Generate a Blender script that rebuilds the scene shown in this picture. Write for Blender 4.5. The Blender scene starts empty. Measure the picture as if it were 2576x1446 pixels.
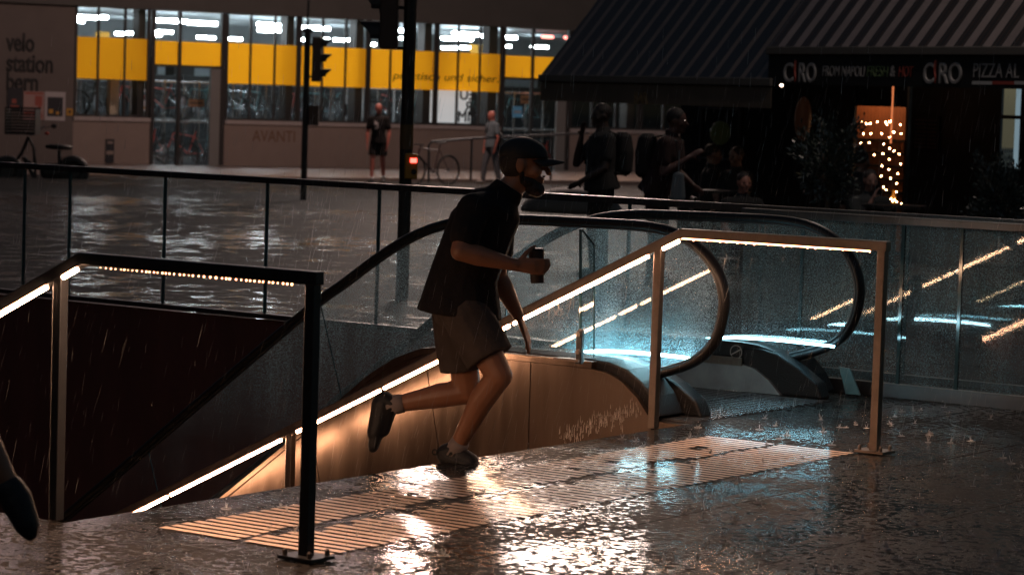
import bpy, bmesh, math, random
from mathutils import Vector, Matrix, Euler
random.seed(7)
sc = bpy.context.scene
PI = math.pi
# ---------------------------------------------------------------- camera
IW, IH = 2576.0, 1446.3
FPX = 6686.0
PIT, ROLL, HC = math.radians(4.087), math.radians(1.841), 1.615
cr, sr, cp, sp = math.cos(ROLL), math.sin(ROLL), math.cos(PIT), math.sin(PIT)
cam = bpy.data.cameras.new("camera")
cam.sensor_width = 36.0
cam.lens = 36.0 * FPX / IW
cam.clip_start = 0.1; cam.clip_end = 600
camo = bpy.data.objects.new("camera", cam)
sc.collection.objects.link(camo)
X = Vector((cr, sr * sp, sr * cp)); Yv = Vector((-sr, cr * sp, cr * cp)); Z = Vector((0, -cp, sp))
camo.matrix_world = Matrix(((X.x, Yv.x, Z.x, 0), (X.y, Yv.y, Z.y, 0), (X.z, Yv.z, Z.z, HC), (0, 0, 0, 1)))
cam.dof.use_dof = True
cam.dof.focus_distance = 12.6
cam.dof.aperture_fstop = 5.4
sc.camera = camo
# ---------------------------------------------------------------- world / render
world = bpy.data.worlds.new("World"); sc.world = world; world.use_nodes = True
nt = world.node_tree; nt.nodes.clear()
sky = nt.nodes.new('ShaderNodeTexSky'); sky.sky_type = 'NISHITA'; sky.sun_disc = False
sky.sun_elevation = math.radians(15); sky.sun_rotation = math.radians(200)
bg = nt.nodes.new('ShaderNodeBackground'); bg.inputs[1].default_value = 0.020
wo = nt.nodes.new('ShaderNodeOutputWorld')
nt.links.new(sky.outputs[0], bg.inputs[0]); nt.links.new(bg.outputs[0], wo.inputs[0])
sc.view_settings.view_transform = 'Standard'; sc.view_settings.look = 'None'
sc.view_settings.exposure = 0.0; sc.view_settings.gamma = 1.0
cy = sc.cycles
cy.use_denoising = True
cy.max_bounces = 10; cy.diffuse_bounces = 2; cy.glossy_bounces = 4; cy.transmission_bounces = 4
cy.transparent_max_bounces = 20; cy.caustics_reflective = False; cy.caustics_refractive = False
cy.sample_clamp_indirect = 6.0; cy.sample_clamp_direct = 0.0
# ---------------------------------------------------------------- helpers
def ray(x, y):
    a = (x - IW / 2) / FPX; b = -(y - IH / 2) / FPX
    a, b = cr * a - sr * b, sr * a + cr * b
    return Vector((a, cp + b * sp, -sp + b * cp))
EYE = Vector((0, 0, HC))
def at(x, y, Y):
    d = ray(x, y); return EYE + d * (Y / d.y)
def gz(Y):
    return 0.0 if Y < 18 else -0.0097 * (Y - 18)
class Frame:
    def __init__(s, o, e, flip=1):
        s.o = Vector((o[0], o[1])); e = Vector(e).normalized(); s.e = e
        s.n = Vector((e.y, -e.x)) * flip
    def p(s, a, b, z):
        q = s.o + s.e * a + s.n * b
        return Vector((q.x, q.y, z))
    def q(s, x, y, off=0.0):
        d = ray(x, y); o = s.o + s.n * off; n3 = s.n
        k = (o.dot(n3)) / (d.x * n3.x + d.y * n3.y); p = EYE + d * k
        v = Vector((p.x, p.y)) - s.o
        return v.dot(s.e), p.z
_a = math.radians(145)
L = Frame((-.6813, 9.0875), (math.cos(_a), math.sin(_a)))      # stairs frame: a = down the stairs, b = away
F = Frame((-10.9, 66.0), (.835, .55))                          # bicycle station facade, b = towards camera
A = Frame((2.87, 29.0), (.5, -.866), 1)                        # awnings, b = towards camera
def link(o):
    sc.collection.objects.link(o); return o
def tag(o, label=None, cat=None, group=None, kind=None):
    if label: o["label"] = label
    if cat: o["category"] = cat
    if group: o["group"] = group
    if kind: o["kind"] = kind
    return o
def thing(name, label, cat, loc=(0, 0, 0), rz=0.0, group=None):
    o = link(bpy.data.objects.new(name, None)); o.location = loc; o.rotation_euler = (0, 0, rz)
    o.empty_display_size = 0.1
    return tag(o, label, cat, group)
def mesh(name, bm, mat, parent=None, world=True, smooth=False, recalc=True):
    if recalc: bmesh.ops.recalc_face_normals(bm, faces=bm.faces)
    me = bpy.data.meshes.new(name); bm.to_mesh(me); bm.free()
    for m in (mat if isinstance(mat, (list, tuple)) else [mat]): me.materials.append(m)
    if smooth:
        for p in me.polygons: p.use_smooth = True
    o = link(bpy.data.objects.new(name, me))
    if parent is not None:
        o.parent = parent
        if world:
            off = Vector((0, 0, 0)); q = parent
            while q is not None: off += q.location; q = q.parent
            o.location = -off
    elif world:                                    # origin moved to the base of the shape
        vs = [v.co for v in me.vertices]
        if vs:
            c = Vector((sum(v.x for v in vs) / len(vs), sum(v.y for v in vs) / len(vs), min(v.z for v in vs)))
            for v in me.vertices: v.co -= c
            o.location = c
    return o
def B(): return bmesh.new()
def fa(bm, pts, mi=0):
    f = bm.faces.new([bm.verts.new(p) for p in pts]); f.material_index = mi; return f
def hexa(bm, p, mi=0):
    v = [bm.verts.new(q) for q in p]
    for i in ((0, 1, 2, 3), (7, 6, 5, 4), (0, 4, 5, 1), (1, 5, 6, 2), (2, 6, 7, 3), (3, 7, 4, 0)):
        bm.faces.new([v[j] for j in i]).material_index = mi
def box(bm, fr, a0, a1, b0, b1, z0, z1, mi=0):
    P = fr.p
    hexa(bm, [P(a0, b0, z0), P(a1, b0, z0), P(a1, b1, z0), P(a0, b1, z0), P(a0, b0, z1), P(a1, b0, z1), P(a1, b1, z1), P(a0, b1, z1)], mi)
def bx(bm, x0, x1, y0, y1, z0, z1, mi=0):
    hexa(bm, [(x0, y0, z0), (x1, y0, z0), (x1, y1, z0), (x0, y1, z0), (x0, y0, z1), (x1, y0, z1), (x1, y1, z1), (x0, y1, z1)], mi)
def prism(bm, fr, poly, b0, b1, mi=0):
    n = len(poly)
    v0 = [bm.verts.new(fr.p(a, b0, z)) for a, z in poly]; v1 = [bm.verts.new(fr.p(a, b1, z)) for a, z in poly]
    bm.faces.new(v0).material_index = mi; bm.faces.new(v1[::-1]).material_index = mi
    for i in range(n):
        bm.faces.new([v0[i], v0[(i + 1) % n], v1[(i + 1) % n], v1[i]]).material_index = mi
def perp(d, ref=None):
    d = d.normalized(); r = Vector(ref) if ref is not None else (Vector((0, 0, 1)) if abs(d.z) < .9 else Vector((0, 1, 0)))
    u = (r - d * r.dot(d))
    if u.length < 1e-4: u = Vector((1, 0, 0)) - d * d.x
    u.normalize(); return u, d.cross(u).normalized()
def tube(bm, pts, rad, seg=10, ref=None, caps='flat', closed=False, mi=0, sq=False):
    """loft along pts; rad = number, list of numbers or (along-ref, across) pairs"""
    pts = [Vector(p) for p in pts]; n = len(pts); rings = []
    if not isinstance(rad, (list, tuple)) : rad = [rad] * n
    elif isinstance(rad, tuple): rad = [rad] * n
    pu = None
    for i, p in enumerate(pts):
        if closed: d = pts[(i + 1) % n] - pts[i - 1]
        else: d = pts[min(i + 1, n - 1)] - pts[max(i - 1, 0)]
        if ref is not None or pu is None: u, w = perp(d, ref)
        else: u, w = perp(d, pu)
        pu = u
        r = rad[i]; ra, rb = (r if isinstance(r, (tuple, list)) else (r, r))
        ring = []
        for k in range(seg):
            if sq:
                cu, cw = ((1, 1), (-1, 1), (-1, -1), (1, -1))[k]
            else:
                t = 2 * PI * k / seg; cu, cw = math.cos(t), math.sin(t)
            ring.append(bm.verts.new(p + u * cu * ra + w * cw * rb))
        rings.append(ring)
    m = len(rings)
    for i in range(m if closed else m - 1):
        r0, r1 = rings[i], rings[(i + 1) % m]
        for k in range(seg):
            bm.faces.new([r0[k], r0[(k + 1) % seg], r1[(k + 1) % seg], r1[k]]).material_index = mi
    if not closed:
        bm.faces.new(rings[0][::-1]).material_index = mi; bm.faces.new(rings[-1]).material_index = mi
def sq(bm, pts, ra, rb, ref=(0, 0, 1), mi=0):
    tube(bm, pts, (ra, rb), seg=4, ref=ref, sq=True, mi=mi)
def cone(bm, p0, p1, r0, r1, seg=12, ref=None, mi=0):
    """round cone with rounded ends (for bodies); radii may be pairs"""
    p0, p1 = Vector(p0), Vector(p1); d = (p1 - p0); ln = max(d.length, 1e-5); d /= ln
    f = lambda r: r if isinstance(r, (tuple, list)) else (r, r)
    a, b = f(r0), f(r1); pts, rad = [], []
    m0, m1 = (a[0] + a[1]) / 2, (b[0] + b[1]) / 2
    for k in (0.12, .38, .62, .85):
        pts.append(p0 - d * m0 * math.cos(k * PI / 2)); rad.append((a[0] * math.sin(k * PI / 2), a[1] * math.sin(k * PI / 2)))
    pts.append(p0); rad.append(a); pts.append(p1); rad.append(b)
    for k in (.85, .62, .38, .12):
        pts.append(p1 + d * m1 * math.cos(k * PI / 2)); rad.append((b[0] * math.sin(k * PI / 2), b[1] * math.sin(k * PI / 2)))
    tube(bm, pts, rad, seg=seg, ref=ref, mi=mi)
def ball(bm, c, r, rot=None, seg=12, mi=0):
    if not isinstance(r, (tuple, list)): r = (r, r, r)
    M = Matrix.Translation(Vector(c)) @ (rot.to_4x4() if rot else Matrix.Identity(4)) @ Matrix.Diagonal((r[0], r[1], r[2], 1))
    g = bmesh.ops.create_uvsphere(bm, u_segments=seg, v_segments=max(6, seg * 2 // 3), radius=1, matrix=M)
    for v in g['verts']:
        for f in v.link_faces: f.material_index = mi
def remesh(o, vox, smooth=4, fac=.5):
    m = o.modifiers.new('r', 'REMESH'); m.mode = 'VOXEL'; m.voxel_size = vox; m.use_smooth_shade = True
    if smooth:
        s = o.modifiers.new('s', 'SMOOTH'); s.iterations = smooth; s.factor = fac
    return o
def bevel(o, w=.004, seg=2):
    m = o.modifiers.new('b', 'BEVEL'); m.width = w; m.segments = seg; m.limit_method = 'ANGLE'; return o
def copy_tree(o, parent=None):
    c = o.copy(); sc.collection.objects.link(c); c.parent = parent
    for ch in list(o.children): copy_tree(ch, c)
    return c
def text(name, s, size, fr, a, b, z, mat, parent, shear=0.0, mirror=False, bold=0.0, space=1.0, width=None, ext=.006, align='LEFT', rot=0.0):
    cu = bpy.data.curves.new(name, 'FONT'); cu.body = s; cu.size = size; cu.shear = shear; cu.extrude = ext
    cu.bevel_depth = bold; cu.bevel_resolution = 0; cu.space_character = space; cu.align_x = align; cu.space_line = .95
    to = bpy.data.objects.new(name, cu); link(to)
    bpy.context.view_layer.update()
    me = bpy.data.meshes.new_from_object(to)
    bpy.data.objects.remove(to)
    xs = [v.co.x for v in me.vertices]
    sx = 1.0
    if width and xs and max(xs) > min(xs): sx = width / (max(xs) - min(xs))
    e3 = Vector((fr.e.x, fr.e.y, 0)); n3 = Vector((fr.n.x, fr.n.y, 0)); base = fr.p(a, b, z)
    for v in me.vertices:
        x, y, zz = v.co; x *= sx
        if mirror: x = -x
        x, y = x * math.cos(rot) - y * math.sin(rot), x * math.sin(rot) + y * math.cos(rot)
        v.co = base + e3 * x + Vector((0, 0, 1)) * y + n3 * zz
    me.materials.clear(); me.materials.append(mat)
    o = link(bpy.data.objects.new(name, me))
    if parent:
        o.parent = parent; off = Vector((0, 0, 0)); q = parent
        while q is not None: off += q.location; q = q.parent
        o.location = -off
    return o
# ---------------------------------------------------------------- materials
def mat(name, col=(.5, .5, .5), rough=.5, metal=0.0, noise=0.0, nscale=8.0, bump=0.0, bscale=60.0, coat=0.0, spec=.5, emis=None, es=0.0, rvar=0.0, bd=.01, streak=0.0):
    m = bpy.data.materials.new(name); m.use_nodes = True; t = m.node_tree; N = t.nodes; K = t.links
    b = N['Principled BSDF']; b.inputs['Base Color'].default_value = (*col, 1); b.inputs['Roughness'].default_value = rough
    b.inputs['Metallic'].default_value = metal; b.inputs['Specular IOR Level'].default_value = spec
    b.inputs['Coat Weight'].default_value = coat; b.inputs['Coat Roughness'].default_value = .08
    tc = N.new('ShaderNodeTexCoord')
    if noise:
        n = N.new('ShaderNodeTexNoise'); n.inputs['Scale'].default_value = nscale; n.inputs['Detail'].default_value = 6
        mp = N.new('ShaderNodeMapping'); mp.inputs['Scale'].default_value = (1, 1, 1 if not streak else streak); K.new(tc.outputs['Object'], mp.inputs[0])
        K.new(mp.outputs[0], n.inputs['Vector'])
        r = N.new('ShaderNodeMixRGB'); r.inputs[1].default_value = (*[c * (1 - noise) for c in col], 1); r.inputs[2].default_value = (*[min(1, c * (1 + noise)) for c in col], 1)
        K.new(n.outputs[0], r.inputs[0]); K.new(r.outputs[0], b.inputs['Base Color'])
        if rvar:
            q = N.new('ShaderNodeMapRange'); q.inputs[3].default_value = max(.02, rough - rvar); q.inputs[4].default_value = rough + rvar
            K.new(n.outputs[0], q.inputs[0]); K.new(q.outputs[0], b.inputs['Roughness'])
    if bump:
        n = N.new('ShaderNodeTexNoise'); n.inputs['Scale'].default_value = bscale; n.inputs['Detail'].default_value = 4
        K.new(tc.outputs['Object'], n.inputs['Vector'])
        u = N.new('ShaderNodeBump'); u.inputs['Strength'].default_value = bump; u.inputs['Distance'].default_value = bd
        K.new(n.outputs[0], u.inputs['Height']); K.new(u.outputs[0], b.inputs['Normal'])
    if emis:
        b.inputs['Emission Color'].default_value = (*emis, 1); b.inputs['Emission Strength'].default_value = es
    return m
def emit(name, col, s):
    m = bpy.data.materials.new(name); m.use_nodes = True; t = m.node_tree; t.nodes.clear()
    e = t.nodes.new('ShaderNodeEmission'); e.inputs[0].default_value = (*col, 1); e.inputs[1].default_value = s
    o = t.nodes.new('ShaderNodeOutputMaterial'); t.links.new(e.outputs[0], o.inputs[0]); return m
def glass(name, tint=(.93, .97, .97), drops=0.0, gloss=.03, scale=90.0, film=0.0, dropcol=(.8, .9, .95)):
    """thin pane: clear with a mirror-like sheen, covered by rain drops that scatter light"""
    m = bpy.data.materials.new(name); m.use_nodes = True; t = m.node_tree; N = t.nodes; K = t.links; N.clear()
    out = N.new('ShaderNodeOutputMaterial'); tr = N.new('ShaderNodeBsdfTransparent'); tr.inputs[0].default_value = (*tint, 1)
    gl = N.new('ShaderNodeBsdfGlossy'); gl.inputs['Roughness'].default_value = gloss; gl.inputs[0].default_value = (1, 1, 1, 1)
    tg = N.new('ShaderNodeTexCoord'); mg = N.new('ShaderNodeMapping'); mg.inputs['Scale'].default_value = (1, 1, .22); K.new(tg.outputs['Object'], mg.inputs[0])
    ng = N.new('ShaderNodeTexNoise'); ng.inputs['Scale'].default_value = 150; ng.inputs['Detail'].default_value = 3; K.new(mg.outputs[0], ng.inputs['Vector'])
    bg_ = N.new('ShaderNodeBump'); bg_.inputs['Strength'].default_value = 1.0; bg_.inputs['Distance'].default_value = .000014 if drops else .00003; K.new(ng.outputs[0], bg_.inputs['Height']); K.new(bg_.outputs[0], gl.inputs['Normal'])
    ge = N.new('ShaderNodeNewGeometry'); dp = N.new('ShaderNodeVectorMath'); dp.operation = 'DOT_PRODUCT'
    K.new(ge.outputs['Incoming'], dp.inputs[0]); K.new(ge.outputs['True Normal'], dp.inputs[1])
    def mth(op, x, y):
        q = N.new('ShaderNodeMath'); q.operation = op; q.use_clamp = op == 'MULTIPLY_ADD'
        K.new(x, q.inputs[0])
        if isinstance(y, tuple): q.inputs[1].default_value, q.inputs[2].default_value = y
        else: q.inputs[1].default_value = y
        return q.outputs[0]
    ab = mth('ABSOLUTE', dp.outputs['Value'], 0); inv = mth('MULTIPLY_ADD', ab, (-1.0, 1.0)); p5 = mth('POWER', inv, 5.0); fac = mth('MULTIPLY_ADD', p5, (.93, .065))
    mx = N.new('ShaderNodeMixShader'); K.new(fac, mx.inputs[0]); K.new(tr.outputs[0], mx.inputs[1]); K.new(gl.outputs[0], mx.inputs[2])
    last = mx
    if drops:
        tc = N.new('ShaderNodeTexCoord'); mp = N.new('ShaderNodeMapping'); mp.inputs['Scale'].default_value = (1, 1, .55)
        K.new(tc.outputs['Object'], mp.inputs[0])
        vo = N.new('ShaderNodeTexNoise'); vo.inputs['Scale'].default_value = scale; vo.inputs['Detail'].default_value = 2
        K.new(mp.outputs[0], vo.inputs['Vector'])
        lo = N.new('ShaderNodeTexNoise'); lo.inputs['Scale'].default_value = 5; lo.inputs['Detail'].default_value = 3
        mp2 = N.new('ShaderNodeMapping'); mp2.inputs['Scale'].default_value = (1, 1, .12); K.new(tc.outputs['Object'], mp2.inputs[0]); K.new(mp2.outputs[0], lo.inputs['Vector'])
        ad = N.new('ShaderNodeMath'); ad.operation = 'MULTIPLY_ADD'; ad.inputs[1].default_value = .35; K.new(lo.outputs[0], ad.inputs[0]); K.new(vo.outputs[0], ad.inputs[2])
        mr = N.new('ShaderNodeMapRange'); th = .838 - .10 * drops
        mr.inputs[1].default_value = th; mr.inputs[2].default_value = th + .07; mr.inputs[3].default_value = film; mr.inputs[4].default_value = 1.0
        K.new(ad.outputs[0], mr.inputs[0])
        gp_ = N.new('ShaderNodeNewGeometry'); sz = N.new('ShaderNodeSeparateXYZ'); K.new(gp_.outputs['Position'], sz.inputs[0])
        zr = N.new('ShaderNodeMapRange'); zr.inputs[1].default_value = -.45; zr.inputs[2].default_value = .25; zr.inputs[3].default_value = .10; zr.inputs[4].default_value = 1.0; K.new(sz.outputs[2], zr.inputs[0])  # drops and haze fade downwards so the lower glass stays dark
        mm_ = N.new('ShaderNodeMath'); mm_.operation = 'MULTIPLY'; K.new(mr.outputs[0], mm_.inputs[0]); K.new(zr.outputs[0], mm_.inputs[1])
        bu = N.new('ShaderNodeBump'); bu.inputs['Strength'].default_value = 1.0; bu.inputs['Distance'].default_value = .004; K.new(vo.outputs[0], bu.inputs['Height'])
        tl = N.new('ShaderNodeBsdfTranslucent'); tl.inputs[0].default_value = (*dropcol, 1); K.new(bu.outputs[0], tl.inputs['Normal'])
        g2 = N.new('ShaderNodeBsdfGlossy'); g2.inputs['Roughness'].default_value = .25; g2.inputs[0].default_value = (.9, .95, 1, 1); K.new(bu.outputs[0], g2.inputs['Normal'])
        m2 = N.new('ShaderNodeMixShader'); m2.inputs[0].default_value = .12; K.new(tl.outputs[0], m2.inputs[1]); K.new(g2.outputs[0], m2.inputs[2])
        m3 = N.new('ShaderNodeMixShader'); K.new(mm_.outputs[0], m3.inputs[0]); K.new(mx.outputs[0], m3.inputs[1]); K.new(m2.outputs[0], m3.inputs[2])
        last = m3
    K.new(last.outputs[0], out.inputs[0]); return m
def wet_stone(name, c1, c2, joints=True, wetness=1.0, far=False):
    m = bpy.data.materials.new(name); m.use_nodes = True; t = m.node_tree; N = t.nodes; K = t.links
    b = N['Principled BSDF']; g = N.new('ShaderNodeNewGeometry')
    rot = N.new('ShaderNodeMapping'); rot.inputs['Rotation'].default_value = (0, 0, -_a)
    rot.inputs['Location'].default_value = (0, 0, 0)
    o = Vector((L.o.x, L.o.y, 0)); sub = N.new('ShaderNodeVectorMath'); sub.operation = 'SUBTRACT'; sub.inputs[1].default_value = o
    K.new(g.outputs['Position'], sub.inputs[0]); K.new(sub.outputs[0], rot.inputs[0])
    P = rot.outputs[0]
    def noise(s, d=5, vec=None, rg=.55):
        n = N.new('ShaderNodeTexNoise'); n.inputs['Scale'].default_value = s; n.inputs['Detail'].default_value = d; n.inputs['Roughness'].default_value = rg
        K.new(vec or P, n.inputs['Vector']); return n.outputs[0]
    def mr(x, a, bb, c, d):
        q = N.new('ShaderNodeMapRange'); q.inputs[1].default_value = a; q.inputs[2].default_value = bb; q.inputs[3].default_value = c; q.inputs[4].default_value = d; K.new(x, q.inputs[0]); return q.outputs[0]
    def math2(op, x, y):
        q = N.new('ShaderNodeMath'); q.operation = op
        for i, v in ((0, x), (1, y)):
            if isinstance(v, (int, float)): q.inputs[i].default_value = v
            else: K.new(v, q.inputs[i])
        return q.outputs[0]
    k = 1.0 if not far else .12
    fine = noise(260 * k, 3); med = noise(70 * k, 4); big = noise(1.3 * k, 4, rg=.6); flake = noise(26 * k, 9, rg=.68)
    mix = N.new('ShaderNodeMixRGB'); mix.inputs[1].default_value = (*c1, 1); mix.inputs[2].default_value = (*c2, 1); K.new(mr(med, .35, .65, 0, 1), mix.inputs[0])
    stain = N.new('ShaderNodeMixRGB'); stain.blend_type = 'MULTIPLY'; stain.inputs[0].default_value = 1; K.new(mix.outputs[0], stain.inputs[1]); K.new(mr(noise(3.5 * k, 6, rg=.7), .3, .7, .45, 1.25), stain.inputs[2])
    col = stain.outputs[0]
    # water: ragged film, thin over most of the stone, standing in the dips
    lvl = math2('ADD', math2('MULTIPLY', flake, .80), math2('MULTIPLY', big, .45))
    pool = mr(lvl, POOL0, POOL0 + .035, 0, 1)
    # rings thrown by rain drops
    def rings(sc, amp):
        hv = N.new('ShaderNodeTexVoronoi'); hv.inputs['Scale'].default_value = sc; K.new(P, hv.inputs['Vector'])
        sn = N.new('ShaderNodeMath'); sn.operation = 'SINE'; K.new(math2('MULTIPLY', hv.outputs['Distance'], 75), sn.inputs[0])
        sel = N.new('ShaderNodeSeparateColor'); K.new(hv.outputs['Color'], sel.inputs[0])
        return math2('MULTIPLY', math2('MULTIPLY', sn.outputs[0], mr(hv.outputs['Distance'], .0, .34, amp, 0)), mr(sel.outputs[0], .45, .55, 0, 1))
    hw = math2('ADD', math2('MULTIPLY', noise(30 * k, 2), WAVE * .55), math2('ADD', math2('MULTIPLY', noise(150 * k, 2), WAVE * .60), math2('MULTIPLY', noise(380 * k, 2), WAVE * .28)))
    hw = math2('MULTIPLY', hw, mr(noise(2.6 * k, 3), .38, .62, .35, 1.35))
    hw = math2('ADD', hw, math2('ADD', rings(5.0 * k, WAVE * .5), rings(9.0 * k, WAVE * .3)))
    hs = math2('ADD', math2('MULTIPLY', med, .0022), math2('MULTIPLY', fine, .0008))
    mixh = N.new('ShaderNodeMix'); K.new(pool, mixh.inputs[0]); K.new(hs, mixh.inputs[2]); K.new(hw, mixh.inputs[3]); hh = mixh.outputs[0]
    rough = mr(pool, 0, 1, .60 if not far else .60, .07 if not far else .15)
    if joints:
        sx = N.new('ShaderNodeSeparateXYZ'); K.new(P, sx.inputs[0])
        def jl(x, period, off, w):
            q = math2('SUBTRACT', math2('FRACT', math2('DIVIDE', math2('ADD', x, off), period), 0), .5)
            return mr(math2('ABSOLUTE', q, 0), .5 - w / period, .5 - w / period * .6, 0, 1)
        j = math2('MAXIMUM', jl(sx.outputs[0], .80, .40, .008), jl(sx.outputs[1], 1.6, .4, .006))
        hh = math2('SUBTRACT', hh, math2('MULTIPLY', j, .002))
        m2 = N.new('ShaderNodeMixRGB'); m2.inputs[2].default_value = (.006, .006, .006, 1); K.new(j, m2.inputs[0]); K.new(col, m2.inputs[1]); col = m2.outputs[0]
        rough = math2('MAXIMUM', rough, math2('MULTIPLY', j, .8))
    K.new(col, b.inputs['Base Color']); K.new(rough, b.inputs['Roughness'])
    b.inputs['IOR'].default_value = 1.33; K.new(mr(pool, 0, 1, .12 if not far else .05, .6), b.inputs['Specular IOR Level'])
    bu = N.new('ShaderNodeBump'); bu.inputs['Strength'].default_value = 1.0; bu.inputs['Distance'].default_value = 1.0 / k
    K.new(hh, bu.inputs['Height']); K.new(bu.outputs[0], b.inputs['Normal'])
    return m
POOL0, WAVE = .60, .00042
M_stone = wet_stone('wet_granite', (.008, .0075, .007), (.034, .030, .027))
POOL0, WAVE = .655, .00030
M_far = wet_stone('wet_asphalt', (.018, .018, .018), (.036, .035, .035), joints=False, far=True)
M_deck = mat('escalator_plate', (.10, .10, .105), .22, .6, noise=.3, nscale=40, bump=.5, bscale=90)
M_stripe = mat('tactile_white', (.60, .46, .36), .50, noise=.34, nscale=60, bump=.35, bscale=90, coat=.24, spec=.2, bd=.0012)
M_steel = mat('wet_brushed_steel', (.26, .215, .185), .34, 1.0, noise=.25, nscale=30, bump=.12, bscale=200, rvar=.08)
M_dsteel = mat('dark_painted_steel', (.05, .052, .056), .35, .7, noise=.25, nscale=30, bump=.1, bscale=150)
M_clad = mat('brushed_cladding', (.160, .122, .098), .33, 1.0, noise=.42, nscale=14, bump=.25, bscale=160, rvar=.12, streak=.10, bd=.0015)
M_skirt = mat('worn_skirt', (.30, .32, .33), .40, .6, noise=.4, nscale=9, bump=.1)
M_rubber = mat('black_rubber', (.008, .008, .009), .42, 0, noise=.3, nscale=30, spec=.35)
M_blackp = mat('wet_black_plastic', (.006, .006, .007), .45, 0, bump=.5, bscale=160, spec=.3)
M_guide = mat('guide_metal', (.10, .10, .105), .4, .9)
M_shaft = mat('dark_red_shaft_wall', (.105, .036, .029), .55, noise=.45, nscale=5, bump=.2, bscale=15, streak=.12)
M_step = mat('wet_stair_stone', (.16, .14, .13), .3, noise=.3, nscale=40, bump=.3)
M_pane = glass('escalator_glass', drops=1.05, scale=400, film=.17, dropcol=(.60, .84, .90))  # drops and film on these panes tinted teal, as lit by the strips
M_pane2 = glass('escalator_glass_clear', drops=.65, scale=380, film=.10, dropcol=(.5, .74, .80))
M_fence = glass('fence_glass', tint=(.86, .92, .93), drops=.85, scale=300, gloss=.03, film=.26, dropcol=(.28, .50, .56))
M_fence2 = glass('fence_glass_clear', tint=(.9, .95, .96), drops=-.6, scale=170, gloss=.02, film=.01, dropcol=(.35, .4, .42))
M_edge = mat('glass_edge', (.03, .07, .08), .1, 0, spec=.8, coat=.5)
M_win = glass('window_glass', tint=(.95, .97, .97))
M_led = emit('warm_led_tube', (1.0, .55, .32), 72)
M_led_h = emit('warm_tape_drop_glow', (1.0, .38, .17), 15)
M_ledc = emit('cool_led_strip', (.42, .80, .93), 52)
M_ledf = emit('cool_led_strip_dim', (.36, .76, .92), 26)
M_tube = emit('fluorescent_tube', (.86, .95, 1.0), 56)
M_concrete = mat('painted_concrete', (.27, .205, .175), .7, noise=.12, nscale=2.5, bump=.1, bscale=30)
M_lintel = mat('dark_concrete', (.085, .078, .072), .75, noise=.2, nscale=2)
M_frame = mat('dark_window_frame', (.035, .03, .028), .5)
M_greyf = mat('grey_door_jamb', (.22, .21, .2), .5)
M_sill = mat('pale_metal_sill', (.42, .36, .34), .45, noise=.2)
M_black = mat('matte_black', (.012, .012, .012), .6)
M_letter = mat('black_lettering', (.012, .011, .011), .6)
M_white = mat('white_paint', (.62, .62, .6), .5)
M_int = mat('interior_wall', (.50, .58, .62), .8, noise=.3, nscale=1.5)
M_intf = mat('interior_floor', (.014, .016, .018), .7, noise=.4, nscale=4)
M_ceil = mat('interior_ceiling', (.68, .74, .78), .8, noise=.35, nscale=1.2)
M_red = mat('red_paint', (.45, .05, .03), .4)
M_chrome = mat('bike_metal', (.5, .52, .54), .25, .9)
M_teal = mat('teal_paint', (.05, .16, .18), .4)
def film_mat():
    m = bpy.data.materials.new('glowing_yellow_film'); m.use_nodes = True; t = m.node_tree; N = t.nodes; K = t.links; N.clear()
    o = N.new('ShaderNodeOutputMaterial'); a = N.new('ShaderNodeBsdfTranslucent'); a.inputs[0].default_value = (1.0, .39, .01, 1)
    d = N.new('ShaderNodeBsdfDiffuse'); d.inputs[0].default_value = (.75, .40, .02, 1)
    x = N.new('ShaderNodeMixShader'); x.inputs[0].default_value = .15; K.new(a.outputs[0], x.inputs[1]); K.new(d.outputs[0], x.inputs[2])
    e = N.new('ShaderNodeEmission'); e.inputs[0].default_value = (1, .36, .008, 1); e.inputs[1].default_value = .28; ad = N.new('ShaderNodeAddShader')  # own glow added to the film to strengthen its backlight
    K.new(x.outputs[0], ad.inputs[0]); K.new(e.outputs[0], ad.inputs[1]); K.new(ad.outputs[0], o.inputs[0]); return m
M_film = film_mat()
# ---------------------------------------------------------------- ground, opening and shaft
T_N, T_F = 4.60, 6.07; S_EDGE = 1.13; T_LAND = 4.45; T_R = 6.42; T_L = 7.3; S_END = 13.0; Z_LOW = -4.2
bm = B()
def quad(fr, a0, a1, b0, b1, z=0.0, mi=0): fa(bm, [fr.p(a0, b0, z), fr.p(a1, b0, z), fr.p(a1, b1, z), fr.p(a0, b1, z)], mi)
quad(L, -60, S_EDGE, -60, T_LAND); quad(L, -60, S_EDGE, T_LAND, T_L)
quad(L, S_EDGE, 60, -60, -.03); quad(L, S_EDGE, 2.12, T_F - .15, T_L); quad(L, S_END, 60, -.03, T_L)
# edge faces that close the slab at the stair opening
for a0, b0, a1, b1 in ((S_EDGE, -.03, S_EDGE, T_LAND), (S_EDGE, -.03, S_END, -.03), (S_END, -.03, S_END, T_L)):
    fa(bm, [L.p(a0, b0, 0), L.p(a1, b1, 0), L.p(a1, b1, -.16), L.p(a0, b0, -.16)])
tag(mesh('plaza_pavement', bm, M_stone, recalc=False), 'wet dark stone paving in front of the stairs', kind='structure')
bm = B()
fa(bm, [L.p(-14, T_L, 0), L.p(22, T_L, 0), Vector((-60, 18.0, 0)), Vector((-60, 18.0, 0)) + Vector((0, 12, 0))][:3])
bm.free(); bm = B()
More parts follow.
